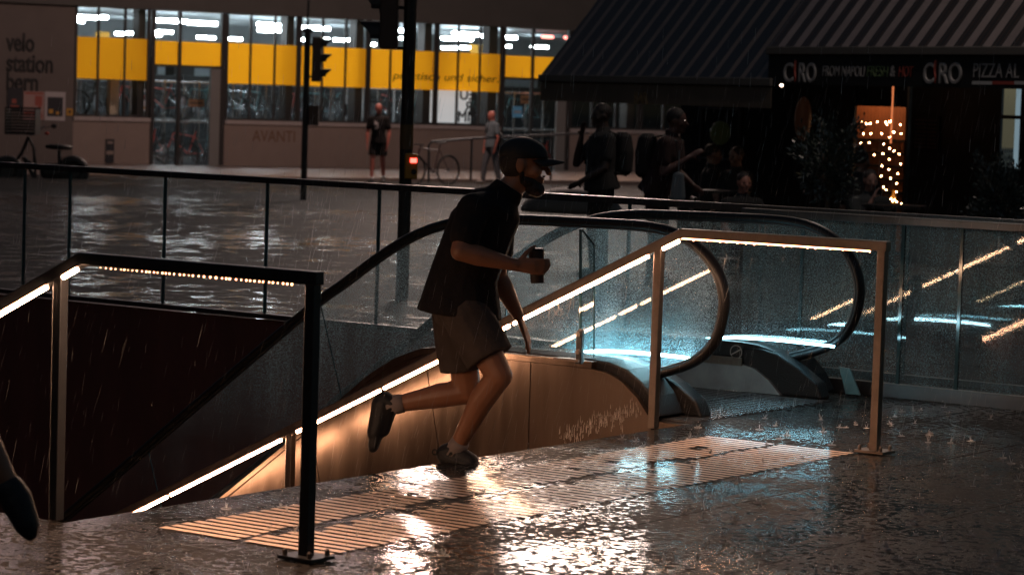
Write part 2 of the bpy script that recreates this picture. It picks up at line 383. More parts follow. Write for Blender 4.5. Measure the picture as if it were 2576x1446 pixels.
# beyond the fence: level strip to y = 21, then a gentle fall
def Pt(x, y): return Vector((x, y, gz(y)))
rows = [12.0, 18.0, 26.0, 40.0, 60.0, 90.0, 200.0, 420.0]
def fence_y(x):            # y of the fence base line at x
    k = (x - L.p(0, T_L, 0).x) / L.e.x; return (L.p(0, T_L, 0) + Vector((L.e.x, L.e.y, 0)) * k).y
xs = [-200, -60, -30, -20, -15, -10, -7, -5, -3, -1, 1, 3, 5, 7, 9, 12, 16, 30, 60, 200]
for i in range(len(xs) - 1):
    x0, x1 = xs[i], xs[i + 1]
    y0, y1 = fence_y(x0), fence_y(x1)
    prev = (y0, y1)
    for r in rows[1:] :
        a, b_ = max(r, y0), max(r, y1)
        if a <= prev[0] + 1e-6 and b_ <= prev[1] + 1e-6: continue
        pts = [Pt(x0, prev[0]), Pt(x1, prev[1]), Pt(x1, b_), Pt(x0, a)]
        q = []
        for p in pts:
            if all((p - w).length > 1e-5 for w in q): q.append(p)
        if len(q) > 2: fa(bm, q)
        prev = (a, b_)
tag(mesh('street_pavement', bm, M_far, recalc=False), 'wet asphalt street beyond the glass fence', kind='structure')
# kerb and pavement before the bicycle station
bm = B()
box(bm, F, -14, 40, .0, 7.5, -.75, gz(66) + .10)
tag(mesh('pavement', bm, mat('wet_pavement', (.16, .12, .105), .35, noise=.2, nscale=3, bump=.3), None), 'raised pavement along the bicycle station', kind='structure')
# shaft walls and stairs
bm = B()
box(bm, L, -0.4, S_END, T_L + .004, T_L + .35, Z_LOW, -.012)
box(bm, L, S_END, S_END + .3, -.4, T_L, Z_LOW, -.17)
box(bm, L, S_EDGE + .6, S_END, -.35, -.034, Z_LOW, -.17)
tag(mesh('shaft_wall', bm, M_shaft), 'dark red brown wall lining the stair shaft below the glass fence', 'wall')
bm = B(); n = 24
for i in range(n):
    a0 = S_EDGE + .0 + i * .33; z1 = -.16 * (i + 1)
    box(bm, L, a0, a0 + .33, -.02, 4.30, z1 - .3, z1)
tag(mesh('stair_flight', bm, M_step), 'stone stairs going down between the two lit handrails', 'stairs')
bm = B(); quad(L, S_EDGE + n * .33, S_END, -.02, T_L, Z_LOW + .1)
tag(mesh('underpass_floor', bm, M_step, recalc=False), 'dark floor at the foot of the stairs', kind='structure')
# tactile strip: ridged white bars set in two rows
bm = B()
cnt = 63
rs = random.Random(3)
def bar(s0, s1, t):
    """a worn painted bar with ragged edges"""
    n = max(3, int((s1 - s0) / .045)); w = .0185; top = []; bot = []
    for i in range(n + 1):
        s = s0 + (s1 - s0) * i / n
        top.append((s, t + w + rs.uniform(-.0035, .002))); bot.append((s, t - w + rs.uniform(-.002, .0035)))
    for i in range(n):
        q = [L.p(bot[i][0], bot[i][1], .005), L.p(bot[i + 1][0], bot[i + 1][1], .005), L.p(top[i + 1][0], top[i + 1][1], .005), L.p(top[i][0], top[i][1], .005)]
        fa(bm, q)
for i in range(cnt):
    t = .14 + i * .0624
    e = rs.uniform(-.006, .006); worn = rs.random()
    wmid = .02 if (i < 3 or i > 50) else .035 + .04 * rs.random()
    sm = .41 + .012 * math.sin(i * .7)
    if 6 < i < 30 or 40 < i < 48: wmid += .03 * rs.random()
    bar(.0 + e, sm - wmid * (.3 if i % 3 else 1), t)
    g0 = sm + wmid
    if worn > .93 and i > 5: bar(g0, g0 + .12, t); bar(g0 + .19, .80 + e, t)
    else: bar(g0, .80 + e, t)
tag(mesh('tactile_strip', bm, M_stripe, recalc=False), 'worn white tactile bars on the wet floor at the head of the stairs', 'tactile paving')
# ---------------------------------------------------------------- stair handrails with light strips
RAIL_SL = .493
M_reflector = mat('glow_reflector', (.62, .22, .09), .5)  # orange reflector added over the strips to imitate their halo
def V_(a, b, z): return L.p(a, b, z) - L.p(0, 0, 0)
KN = 1.085
def rail_z(s):
    return 1.0 if s < KN else 1.0 - (s - KN) * RAIL_SL
def handrail(label, t, s0, posts, smax, dark, dots):
    M = M_dsteel if dark else M_steel
    root = thing('stair_handrail', label, 'handrail', L.p(s0, t, 0), 0)
    bm = B(); h = .023; v = .0235
    zc = 1.0 - v
    # bar: flat part, knee, sloping part
    c0 = L.p(s0 - .03, t, zc); c1 = L.p(KN, t, zc); c2 = L.p(smax, t, rail_z(smax) - v)
    tube(bm, [c0, c1, c2], [(v, h), (v * 1.03, h), (v * 1.05, h)], seg=4, ref=(0, 0, 1), sq=True)
    bevel(mesh('rail', bm, M, root), .004)
    for ps in posts:
        bm = B(); zt = rail_z(ps) - 2 * v - .0; zb = 0.0 if ps < S_EDGE + .1 else -.16 * int((ps - S_EDGE) / .33 + 1)
        w = .0205
        box(bm, L, ps - w, ps + w, t - w, t + w, zb, zt + (.002 if ps > .5 else 2 * v - .0005))
        p = bevel(mesh('post', bm, M, root), .003)
        if ps < .5:
            bm = B(); box(bm, L, ps - .075, ps + .075, t - .065, t + .065, .006, .018)
            mesh('base_plate', bm, M, root)
            for da in (-.055, .055):
                for db in (-.048, .048):
                    bm = B(); q = L.p(ps + da, t + db, .018); tube(bm, [q, q + Vector((0, 0, .018)), q + Vector((0, 0, .024))], [.009, .009, .004], seg=8)
                    mesh('bolt', bm, M_steel, root)
    # LED strips: short tubes that hang a little below and in front of the bar
    zo = -2 * v - .004
    segs = []; s = 1.10
    stops = sorted(p for p in posts if p > .9)
    first = stops[0]
    def strip(a, b):
        if b - a < .03: return
        bm = B(); zz = -2 * v - .010; q0 = L.p(a, t - h * .95, rail_z(a) + zz); q1 = L.p(b, t - h * .95, rail_z(b) + zz)
        ch = B(); tube(ch, [q0 + V_(0, .010, .0105), q1 + V_(0, .010, .0105)], [(.0015, .014)] * 2, seg=4, ref=(0, 0, 1), sq=True); mesh('glow_reflector', ch, M_reflector, root)
        tube(bm, [q0, q1], .0092, seg=10)
        mesh('light_strip', bm, M_led, root, smooth=True)
    cur = KN + .012
    for st in stops + [smax + .2]:
        end = min(st - (.034 if st < 1.5 else .06), smax)
        while cur < end - .03:
            nx = min(cur + .80, end); strip(cur, nx); cur = nx + .028
        cur = st + .05
    bm = B()
    if dots:  # lit rain drops put in as emissive beads under the bar
        s = .08
        while s < 1.0:
            r = .0018 + .0018 * rs.random() + (.0008 if s < .5 else 0)
            ball(bm, L.p(s, t - h * .8, 1.0 - 2 * v - .003), (r, r, r), seg=6); s += .014 + .016 * rs.random()
    else:
        a = s0 + .06
        tube(bm, [L.p(a, t - h * .6, 1.0 - 2 * v - .003), L.p(1.05, t - h * .6, 1.0 - 2 * v - .003)], .0034, seg=8)
        s = a
        while s < 1.0:
            r = .003 + .003 * rs.random(); ball(bm, L.p(s, t - h * .8, 1.0 - 2 * v - .006), r, seg=6); s += .03 + .06 * rs.random()
    mesh('tape_and_lit_drops', bm, M_led_h, root)
    ld = bpy.data.lights.new('tape_light', 'AREA'); ld.shape = 'RECTANGLE'; ld.size = .95; ld.size_y = .012; ld.energy = 25 if dots else 14; ld.color = (1, .56, .34)
    lo = link(bpy.data.objects.new('tape_light', ld)); lo.parent = root
    lo.location = L.p(s0 + .55, t, 1.0 - 2 * v - .004) - root.location; lo.rotation_euler = (0, 0, _a)
    return root
handrail('dark steel handrail nearest the camera, its light strip glowing under the bar', 0.0, 0.0, [0.0, 1.2], 4.4, True, True)
KN = 1.035
handrail('bronze lit steel handrail running past the escalator and down the stairs', 4.12, -.06, [-.06, 1.17, 3.5], 6.2, False, False)
# ---------------------------------------------------------------- escalator
esc = thing('escalator', 'escalator with black looped handrails and rain covered glass sides', 'escalator', L.p(2.0, 5.3, 0))
def bez(pts, n=8):
    out = []
    P = [Vector((p[0], p[1], 0)) for p in pts]
    for i in range(len(P) - 1):
        p0 = P[max(i - 1, 0)]; p1 = P[i]; p2 = P[i + 1]; p3 = P[min(i + 2, len(P) - 1)]
        for k in range(n):
            t = k / n
            q = .5 * ((2 * p1) + (-p0 + p2) * t + (2 * p0 - 5 * p1 + 4 * p2 - p3) * t * t + (-p0 + 3 * p1 - 3 * p2 + p3) * t ** 3)
            out.append((q.x, q.y))
    out.append((P[-1].x, P[-1].y)); return out
ESL = .752
LOOP = [(9.5, -.99 - (9.5 - 5.70) * ESL), (5.70, -1.05), (4.60, -.222), (3.80, .375), (3.52, .56), (3.28, .72), (3.05, .845), (2.83, .92), (2.6, .957), (2.37, .968), (1.9, .976), (1.55, .975), (1.36, .945), (1.22, .875), (1.12, .77), (1.075, .66), (1.07, .56), (1.095, .45), (1.15, .36), (1.24, .29), (1.36, .24), (1.52, .19), (1.62, .15)]
loop = bez(LOOP, 6)
DECK = [(1.30, .02), (1.36, .12), (1.43, .19), (1.52, .245), (1.63, .272), (1.75, .28), (2.6, .28), (2.78, .262), (2.95, .205), (3.12, .10), (3.3, -.045), (3.6, -.27), (9.5, -.27 - 5.9 * ESL)]
def balustrade(t, inner, name, panem):
    b = thing(name, None, None, L.p(2, t, 0)); b.parent = esc; b.location = L.p(2, t, 0) - esc.location
    for k in ('label', 'category'):
        if k in b: del b[k]
    # handrail
    bm = B(); pts = [L.p(s, t, z) for s, z in loop]
    nrm = L.p(0, 1, 0) - L.p(0, 0, 0)
    tube(bm, pts, [(.042, .024)] * len(pts), seg=12, ref=nrm)
    mesh('handrail', bm, M_rubber, b, smooth=True)
    bm = B(); ctr = (2.2, .55)
    off = []
    for i, (s, z) in enumerate(loop):
        s0, z0 = loop[max(i - 1, 0)]; s1, z1 = loop[min(i + 1, len(loop) - 1)]
        d = Vector((s1 - s0, z1 - z0)).normalized(); nn = Vector((-d.y, d.x)) * (1 if True else -1)
        off.append((s + nn.x * .026, z + nn.y * .026))
    tube(bm, [L.p(s, t, z) for s, z in off], [(.017, .007)] * len(off), seg=8, ref=nrm)
    mesh('guide_rail', bm, M_guide, b, smooth=True)
    # glass pane: between deck line and handrail
    bm = B(); th = .006
    def deckz(s):
        for (a, za), (c, zc) in zip(DECK, DECK[1:]):
            if a <= s <= c: return za + (zc - za) * (s - a) / (c - a)
        return .02
    up = [(s, z) for s, z in off if s < 9.4]
    lim = [p for p in off]
    poly = [p for p in lim]
    lowpts = [(s, z + .012) for s, z in DECK if s > 1.62]
    # panels split at the visible joints
    poly = lim + lowpts
    n = len(poly)
    v0 = [bm.verts.new(L.p(a, t, z)) for a, z in poly]
    f = bm.faces.new(v0); bmesh.ops.triangulate(bm, faces=[f])
    mesh('glass_pane', bm, panem, b, recalc=False)
    for s in (2.42, 3.72, 5.0):
        bm = B()
        zt = min((z for a, z in loop if abs(a - s) < .12 and z > .3 - (s - 3) * ESL), default=.3)
        cand = [z for a, z in loop if abs(a - s) < .1]
        zt = max(cand) - .03 if cand else 0
        zb = deckz(s)
        dx = 0 if s < 2.6 else .25
        box_pts = [(s, zt), (s + .006, zt), (s + .006 - dx, zb + (dx * .3)), (s - dx, zb + dx * .3)]
        prism(bm, L, box_pts, t - .003, t + .003)
        mesh('glass_joint', bm, M_edge, b)
    bm = B()
    # deck: black profile under the glass, from the newel down the slope
    poly = [(s, z) for s, z in DECK] + [(9.5, -.40 - 5.9 * ESL), (3.6, -.40), (3.2, -.12), (2.95, .06), (2.7, .17), (1.78, .19), (1.62, .13), (1.52, .02)]
    w0, w1 = (t - .20, t + .13) if inner > 0 else (t - .13, t + .20)
    prism(bm, L, poly, w0, w1)
    bevel(mesh('deck_profile', bm, M_blackp, b), .012, 3)
    # newel foot
    bm = B(); tin = t + .13 * inner
    foot = [(1.20, .004), (1.24, .09), (1.36, .17), (1.5, .235), (1.62, .255), (1.72, .25), (1.72, .004)]
    prism(bm, L, foot, t + .035 * inner, t + .15 * inner)
    bevel(mesh('newel_cover', bm, M_blackp, b), .015, 3)
    bm = B()
    tt = t + .085 * inner
    tube(bm, [L.p(s, tt, z) for s, z in bez([(2.05, .262), (1.9, .290), (1.7, .302), (1.45, .304), (1.24 if inner > 0 else 1.17, .298)], 5)], .0085 if inner > 0 else .007, seg=8)
    mesh('base_light', bm, M_ledc if inner > 0 else M_ledf, b, smooth=True)
    return b
bal_n = balustrade(T_N, 1, 'balustrade', M_pane)
bal_f = balustrade(T_F, -1, 'balustrade', M_pane2)
# outer cladding panels on the stairs side
def clad_top(s):
    P_ = [(1.33, .0), (1.40, .09), (1.49, .17), (1.60, .222), (1.72, .235), (2.62, .235), (2.80, .215), (2.98, .145), (3.15, .05), (3.35, -.105), (3.6, -.295), (9.5, -.295 - 5.9 * ESL)]
    for (a, za), (c, zc) in zip(P_, P_[1:]):
        if a <= s <= c: return za + (zc - za) * (s - a) / (c - a)
    return 0
cuts = [1.33, 2.085, 2.78, 3.55, 4.35, 5.2, 7.2, 9.5]
for i in range(len(cuts) - 1):
    a0, a1 = cuts[i] + (.003 if i else 0), cuts[i + 1] - .003
    n = 8; bm = B(); lean = .28 if cuts[i] > 2.5 else 0; lean1 = .28 if cuts[i + 1] > 2.5 else 0
    up = []
    for k in range(n + 1):
        s = a0 + (a1 - a0) * k / n; up.append((s, clad_top(s)))
    low = [(a1 - lean1 * (1 + 0), clad_top(a1) - 1.25 if lean1 else -1.3), (a0 - lean, clad_top(a0) - 1.25 if lean else -1.3)]
    if i == 0: low = [(a1, -1.3), (a0, -1.3), ]
    prism(bm, L, up + low, 4.36, 4.392)
    mesh('cladding_panel', bm, M_clad, esc)
bm = B()
tr = [(1.70, .236), (1.70, .272), (2.62, .272), (2.80, .254), (2.98, .185), (3.15, .085), (3.35, -.07), (3.6, -.26), (9.5, -.26 - 5.9 * ESL), (9.5, -.294 - 5.9 * ESL), (3.6, -.294), (3.35, -.104), (3.15, .051), (2.98, .146), (2.80, .216), (2.62, .236)]
prism(bm, L, tr, 4.352, 4.41)
bevel(mesh('cladding_trim', bm, M_clad, esc), .003)
bm = B()      # side of the landing frame
box(bm, L, S_EDGE - .002, 1.62, T_LAND - .05, T_LAND - .004, -.095, -.006)
box(bm, L, S_EDGE, 1.60, T_LAND - .02, T_LAND, -1.2, -.095)
mesh('landing_frame', bm, M_clad, esc)
# far skirt facing the camera
bm = B(); prism(bm, L, [(1.45, .008), (1.53, .085), (1.62, .14), (1.75, .168), (2.9, .165), (3.3, -.12), (3.3, -.4), (1.9, -.03), (1.85, .008)], T_F - .17, T_F - .14)
mesh('skirt_panel', bm, M_skirt, bal_f)
bm = B(); prism(bm, L, [(1.70, .150), (1.70, .195), (2.8, .195), (2.8, .150)], T_F - .18, T_F - .168)
mesh('skirt_trim', bm, M_steel, bal_f)
bm = B()      # floor plates with ribs, comb and steps
for i in range(3):
    a0 = S_EDGE + .01 + i * .42
    box(bm, L, a0, a0 + .412, T_LAND, T_F - .15, -.02, .004)
    for k in range(20):
        t0 = T_LAND + .02 + k * .072
        box(bm, L, a0 + .01, a0 + .40, t0, t0 + .03, .004, .0075)
mesh('landing_plate', bm, M_deck, esc)
bm = B()
for i in range(22):
    a0 = 2.40 + i * .40; z1 = 0.0 if i < 2 else -.01 - (i - 1) * .30
    box(bm, L, a0, a0 + .40, T_N + .16, T_F - .17, z1 - .32, z1 - .002)
mesh('steps', bm, M_dsteel, esc)
# water beads running down the cladding by the post
rb_ = random.Random(4); bm = B()
for k in range(230):
    u = rb_.random(); s_ = 1.40 + u * .46 + rb_.gauss(0, .02); z_ = .085 - u * .20 + rb_.gauss(0, .022); l = rb_.uniform(.008, .040)
    if z_ > clad_top(s_) - .02: continue
    q = L.p(s_, 4.3592, z_); tube(bm, [q, q - Vector((0, 0, l * .6)), q - Vector((0, 0, l))], [.0004, .0009, .0012], seg=5)
mesh('water_beads', bm, mat('water_bead', (.95, .9, .85), .35, .7), esc)
bm = B(); prism(bm, L, [(1.27, .16), (1.20, .155), (1.13, .012), (1.22, .012)], T_F + .17, T_F + .182)
tag(mesh('leaning_card', bm, mat('teal_card', (.10, .20, .22), .3, noise=.5, nscale=14), None), 'small tilted teal card standing at the foot of the far escalator newel', 'sign')
# sign on the far newel cap, and a green reflection put in as glow
bm = B(); c = L.p(1.99, T_F - .151 - .01, .235)
def ring_on(bm, s, z, t, r0, r1, n=28):
    for k in range(n):
        a0, a1 = 2 * PI * k / n, 2 * PI * (k + 1) / n
        fa(bm, [L.p(s + r * math.cos(q), t, z + r * math.sin(q)) for r, q in ((r0, a0), (r1, a0), (r1, a1), (r0, a1))])
ring_on(bm, 1.765, .222, T_F - .1345, .034, .040)
fa(bm, [L.p(1.765 - .032, T_F - .1345, .222 + .014), L.p(1.765 - .030, T_F - .1345, .222 + .020), L.p(1.765 + .032, T_F - .1345, .222 - .014), L.p(1.765 + .030, T_F - .1345, .222 - .020)])
mesh('no_entry_sign', bm, M_greyf, bal_f, recalc=False)
bm = B(); gs, gzz = L.q(1945, 888, -(T_F - .02) * -1); ball(bm, L.p(gs, T_F - .02, gzz), (.010, .006, .010), seg=10)
mesh('green_reflection', bm, emit('green_reflection', (.02, 1.0, .45), 14), bal_f)
# glass wing and its steel clamp on the near side
wing = thing('glass_wing', 'upright clear glass blade clamped beside the escalator deck', 'glass screen', L.p(1.75, 4.33, .27))
bm = B(); prism(bm, L, [(1.772, .945), (1.765, .948), (1.690, .875), (1.668, .30), (1.745, .30)], 4.315, 4.327)
mesh('glass_pane', bm, M_win, wing)
bm = B(); prism(bm, L, [(1.780, .950), (1.772, .950), (1.745, .30), (1.753, .30)], 4.313, 4.329); prism(bm, L, [(1.765, .951), (1.768, .945), (1.690, .872), (1.688, .877)], 4.314, 4.328); prism(bm, L, [(1.690, .875), (1.687, .875), (1.665, .30), (1.668, .30)], 4.314, 4.328)
mesh('pane_edge', bm, M_edge, wing)
bm = B(); prism(bm, L, [(1.722, .26), (1.758, .26), (1.758, .42), (1.752, .437), (1.740, .445), (1.728, .437), (1.722, .42)], 4.285, 4.312)
bevel(mesh('clamp', bm, M_dsteel, wing), .005)
for z in (.415, .325):
    bm = B(); q = L.p(1.738, 4.284, z); nn = L.p(0, -1, 0) - L.p(0, 0, 0); tube(bm, [q, q + nn * .012], .013, seg=12)
    mesh('bolt', bm, M_steel, wing)
bm = B(); box(bm, L, 1.73, 1.88, 4.27, 4.33, .272, .284)
mesh('base_plate', bm, M_steel, wing)
# ---------------------------------------------------------------- glass fences
def fence(label, t, s0, s1, top, joints, matp, gap=.012):
    root = thing('glass_fence', label, 'fence', L.p(s0, t, 0))
    bm = B(); h = .022
    sq(bm, [L.p(s0, t, top - h), L.p(s1, t, top - h)], h, .03)
    bevel(mesh('top_rail', bm, M_rail, root), .004)
    bm = B(); box(bm, L, s0, s1, t - .03, t + .03, -.0, .075 if t < 7 else .035)
    mesh('base_channel', bm, M_rail, root)
    js = [s0] + sorted(joints) + [s1]
    for a, b in zip(js, js[1:]):
        bm = B(); box(bm, L, a + gap / 2, b - gap / 2, t - .0075, t + .0075, .04, top - .04)
        # one sheet is enough for the shader: keep only the two big faces
        bm.free(); bm = B()
        fa(bm, [L.p(a + gap / 2, t, .03), L.p(b - gap / 2, t, .03), L.p(b - gap / 2, t, top - .03), L.p(a + gap / 2, t, top - .03)])
        mesh('glass_panel', bm, matp, root, recalc=False)
        bm = B(); box(bm, L, b - gap / 2 - .004, b + gap / 2 + .004, t - .008, t + .008, .03, top - .035)
        if b != s1: mesh('joint_strip', bm, M_edge, root)
    return root
M_rail = mat('weathered_rail', (.10, .10, .105), .32, .85, noise=.35, nscale=12, bump=.15, bscale=200)
fence('long glass fence with dark top rail along the far edge of the stair shaft', T_L, -4.5, 12.8, 1.0, [-3.2, -1.6, -.1, 1.4, 2.4, 3.38, 4.4, 5.41, 6.41, 7.38, 8.335, 8.81, 9.8, 10.8, 11.8], M_fence2)
fence('rain covered glass fence with bronze top rail right beside the escalator landing', T_R, -4.5, 2.03, 1.015, [-3.1, -1.85, -.6, .63, .99, 1.63], M_fence)
# dark buildings round the square (outside the view, mirrored in glass and wet floor)
def block(label, x0, x1, y0, y1, h):
    r = thing('city_building', label, 'building', ((x0 + x1) / 2, (y0 + y1) / 2, 0)); m = mat('dark_city_wall', (.02, .018, .017), .8, noise=.2, nscale=1)
    bm = B(); bx(bm, x0, x1, y0, y1, -1.5, h); mesh('wall', bm, m, r)
    horiz = (x1 - x0) > (y1 - y0); bm = B()
    n = int(max(x1 - x0, y1 - y0) / 3)
    for k in range(n):
        for f_ in range(int(h / 3.4)):
            z = 1.0 + f_ * 3.4
            if horiz: bx(bm, x0 + 1 + k * 3, x0 + 2.4 + k * 3, y1 + .002 if y1 < 0 else y0 - .05, y1 + .05 if y1 < 0 else y0 - .002, z, z + 1.8)
            else: bx(bm, x1 + .002, x1 + .05, y0 + 1 + k * 3, y0 + 2.4 + k * 3, z, z + 1.8)
    mesh('dark_windows', bm, M_blackp, r)
block('long dark building closing the left side of the square', -46, -34, -40, 110, 16)
block('dark building behind the photographer', -50, 60, -44, -32, 17)
# ---------------------------------------------------------------- bicycle station
GB = gz(66) - .05
st = thing('bicycle_station', 'bicycle station with a lit window band and yellow stripe across its glass front', 'building', F.p(0, 0, GB))
ZT, ZY1, ZY0, ZS = 3.52, 2.77, 1.74, .80
w = lambda x: F.q(x, 250)[0]
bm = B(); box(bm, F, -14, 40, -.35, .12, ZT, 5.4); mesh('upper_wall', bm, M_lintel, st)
bm = B(); box(bm, F, -14, 40, -.35, .118, 5.4, 18.0); mesh('darkened_upper_facade', bm, mat('darkened_facade', (.012, .011, .010), .8), st)  # upper wall split off and darkened so the wet floor mirrors black
bm = B(); box(bm, F, -14, w(187) - .02, -.35, 0, GB - .5, ZT - .003); mesh('side_wall', bm, mat('brown_grey_wall', (.13, .105, .095), .75, noise=.15, nscale=2), st)
DO = [(w(383), w(557)), (w(1264), w(1428))]
segs = [(w(187) - .02, DO[0][0] - .05), (DO[0][1] + .10, DO[1][0] - .06), (DO[1][1] + .10, 30.0)]
for a, b in segs:
    bm = B(); box(bm, F, a, b, -.3, 0.0, GB - .5, ZS - .10); mesh('parapet_wall', bm, M_concrete, st)
    bm = B(); box(bm, F, a, b, -.25, .05, ZS - .098, ZS); mesh('sill', bm, M_sill, st)
groups = [[187, 245, 312, 373], [567, 628, 689, 748], [751, 809, 867, 923], [926, 980, 1028, 1094], [1097, 1150, 1205, 1260], [1436, 1490, 1550, 1610], [1614, 1670, 1730, 1790]]
darkc = [(354, 371), (727, 745), (901, 920), (1073, 1092), (1236, 1258), (1588, 1606)]
for g in groups:
    a0, a1 = w(g[0]), w(g[-1])
    bm = B()
    for x in g[1:-1]: box(bm, F, w(x) - .025, w(x) + .025, -.06, .012, ZS, ZT)
    box(bm, F, a0 - .01, a0 + .05, -.06, .012, ZS, ZT); box(bm, F, a1 - .05, a1 + .01, -.06, .012, ZS, ZT)
    box(bm, F, a0, a1, -.05, .008, ZS, ZS + .06)
    fr_ = mesh('window', bm, M_frame, st)
    bm = B(); fa(bm, [F.p(a0 + .03, -.02, ZS + .04), F.p(a1 - .03, -.02, ZS + .04), F.p(a1 - .03, -.02, ZT), F.p(a0 + .03, -.02, ZT)])
    mesh('pane', bm, M_win, fr_, recalc=False)
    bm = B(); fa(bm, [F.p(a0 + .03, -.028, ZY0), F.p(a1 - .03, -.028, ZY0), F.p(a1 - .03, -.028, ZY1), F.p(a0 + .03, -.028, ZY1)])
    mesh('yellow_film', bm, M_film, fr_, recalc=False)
for (a, b), xs2 in zip(DO, ((450, 530), (1338, 1402))):
    bm = B()
    box(bm, F, a - .05, a + .05, -.09, .02, GB, ZT - .01); box(bm, F, b - .03, b + .09, -.09, .02, GB, ZT - .01)
    box(bm, F, w(xs2[0]) - .04, w(xs2[0]) + .04, -.08, .015, GB, ZT - .012)
    box(bm, F, a, b, -.085, .016, 2.10, 2.16); box(bm, F, a, b, -.085, .016, GB, GB + .14)
    d = mesh('door', bm, M_frame, st)
    bm = B(); box(bm, F, w(xs2[1]), b - .03, -.08, -.01, GB + .14, 2.1); mesh('jamb', bm, M_greyf, d)
    bm = B(); fa(bm, [F.p(a, -.03, GB + .1), F.p(b, -.03, GB + .1), F.p(b, -.03, ZT), F.p(a, -.03, ZT)]); mesh('pane', bm, M_win, d, recalc=False)
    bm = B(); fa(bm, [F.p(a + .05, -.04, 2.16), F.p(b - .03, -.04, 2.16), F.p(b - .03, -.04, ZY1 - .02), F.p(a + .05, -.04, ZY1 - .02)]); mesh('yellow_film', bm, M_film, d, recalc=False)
for x0, x1 in darkc:
    bm = B(); box(bm, F, w(x0), w(x1), -.55, -.20, ZS, ZT); mesh('column', bm, M_frame, st)
# interior shell
bm = B(); box(bm, F, -6, 34, -16.3, -16, GB, 3.9); mesh('back_wall', bm, M_int, st)
bm = B(); box(bm, F, -6, 34, -16, -.36, 3.80, 3.9); mesh('ceiling', bm, M_ceil, st)
bm = B(); box(bm, F, -6, 34, -16, -.36, GB - .05, GB + .01); mesh('inner_floor', bm, M_intf, st)
bm = B()
for k in range(7): box(bm, F, -5, 33, -2.2 - k * 2.1, -1.9 - k * 2.1, 3.55, 3.795)
mesh('ceiling_beams', bm, M_int, st)
# ceiling tubes: (x0, x1, y in the photograph, depth behind the glass)
tubes = [(187, 243, 43, 3), (249, 270, 44, 3), (187, 211, 53, 4.2), (395, 470, 52, 3), (473, 545, 58, 3), (290, 312, 85, 9), (313, 352, 84, 9), (383, 434, 80, 9), (383, 405, 89, 9), (496, 520, 94, 9), (526, 541, 96, 9),
         (568, 608, 98, 9), (648, 688, 62, 3.2), (690, 727, 65, 3.2), (650, 688, 76, 4.5), (690, 724, 77, 4.5), (751, 778, 70, 3), (780, 806, 71, 3), (808, 828, 73, 3), (752, 776, 100, 9), (806, 828, 99, 8), (840, 868, 101, 8), (868, 878, 101, 8), (888, 899, 112, 9),
         (927, 940, 74, 3), (926, 945, 112, 7), (1005, 1020, 78, 3.5), (1006, 1020, 97, 6), (1062, 1072, 97, 6), (1112, 1148, 97, 5), (1140, 1150, 84, 3.5), (1152, 1203, 86, 3.5), (1208, 1234, 91, 3.5), (1152, 1188, 98, 5), (1112, 1130, 121, 10), (1132, 1148, 121, 10), (1152, 1200, 120, 10),
         (1264, 1299, 94, 3.5), (1336, 1378, 118, 8), (1265, 1285, 117, 9)]
for x0, x1, y, dp in tubes:
    a0, z = F.q(x0, y, -dp); a1, _ = F.q(x1, y, -dp)
    bm = B(); tube(bm, [F.p(a0, -dp, z), F.p(a1, -dp, z)], .05 if dp < 6 else .04, seg=8); mesh('ceiling_tube', bm, M_tube, st)
for x0, x1, y in ((1364, 1391, 93), (1420, 1436, 95)):
    a0, z = F.q(x0, y, -3.5); a1, _ = F.q(x1, y, -3.5)
    bm = B(); tube(bm, [F.p(a0, -3.5, z), F.p(a1, -3.5, z)], .045, seg=8); mesh('ceiling_tube', bm, emit('red_tube', (1, .25, .2), 5), st)
# upper storey: a bright backlit panel and small lit windows, high above the street (the wet floor mirrors them)
def upper_light(name, x0, x1, y0, y1, m):
    # given by the direction in which their mirror image lies on the floor
    a0, z0 = F.q(x0, y1, .14); a1, z1 = F.q(x1, y0, .14)
    bm = B(); box(bm, F, a0, a1, .125, .16, z0, z1); mesh(name, bm, m, st)
upper_light('backlit_panel', 1262, 1680, -1010, -575, emit('backlit_panel', (1, .76, .66), 44))
for x0, x1, y0, y1 in ((200, 330, -940, -800), (560, 700, -1060, -900), (820, 1000, -900, -780), (-60, 60, -900, -760)):
    upper_light('upper_window', x0, x1, y0, y1, emit('upper_room', (1, .70, .66), 5))
# lettering
text('lettering', 'praktisch und sicher.', .29, F, w(986), -.002, 2.00, mat('brown_lettering', (.02, .012, .004), .8), st, shear=.18, bold=.001, width=w(1252) - w(986), ext=.001)
M_let2 = M_letter
for s_, z_ in (('velo', 2.36), ('station', 1.86), ('bern', 1.40)):
    ww = {'velo': 72, 'station': 117, 'bern': 80}[s_]
    a0 = F.q(15, 200)[0]; text('lettering', s_, .62, F, a0, .006, z_, M_let2, st, bold=.016, width=(F.q(15 + ww, 200)[0] - a0))
text('graffiti', 'AVANTI', .42, F, F.q(635, 335)[0], .004, F.q(635, 356)[1], mat('faded_orange_paint', (.17, .085, .05), .8), st, width=F.q(742, 335)[0] - F.q(635, 335)[0], ext=.002)
# yellow notices inside the upper glass
for x0, x1, y0, y1 in ((240, 275, 80, 97), (1183, 1222, 112, 138)):
    dp = 5.0; a0, z1 = F.q(x0, y0, -dp); a1, z0 = F.q(x1, y1, -dp)
    bm = B(); box(bm, F, a0, a1, -dp, -dp + .02, z0, z1); mesh('hanging_sign', bm, mat('yellow_sign', (.8, .42, .05), .6), st)
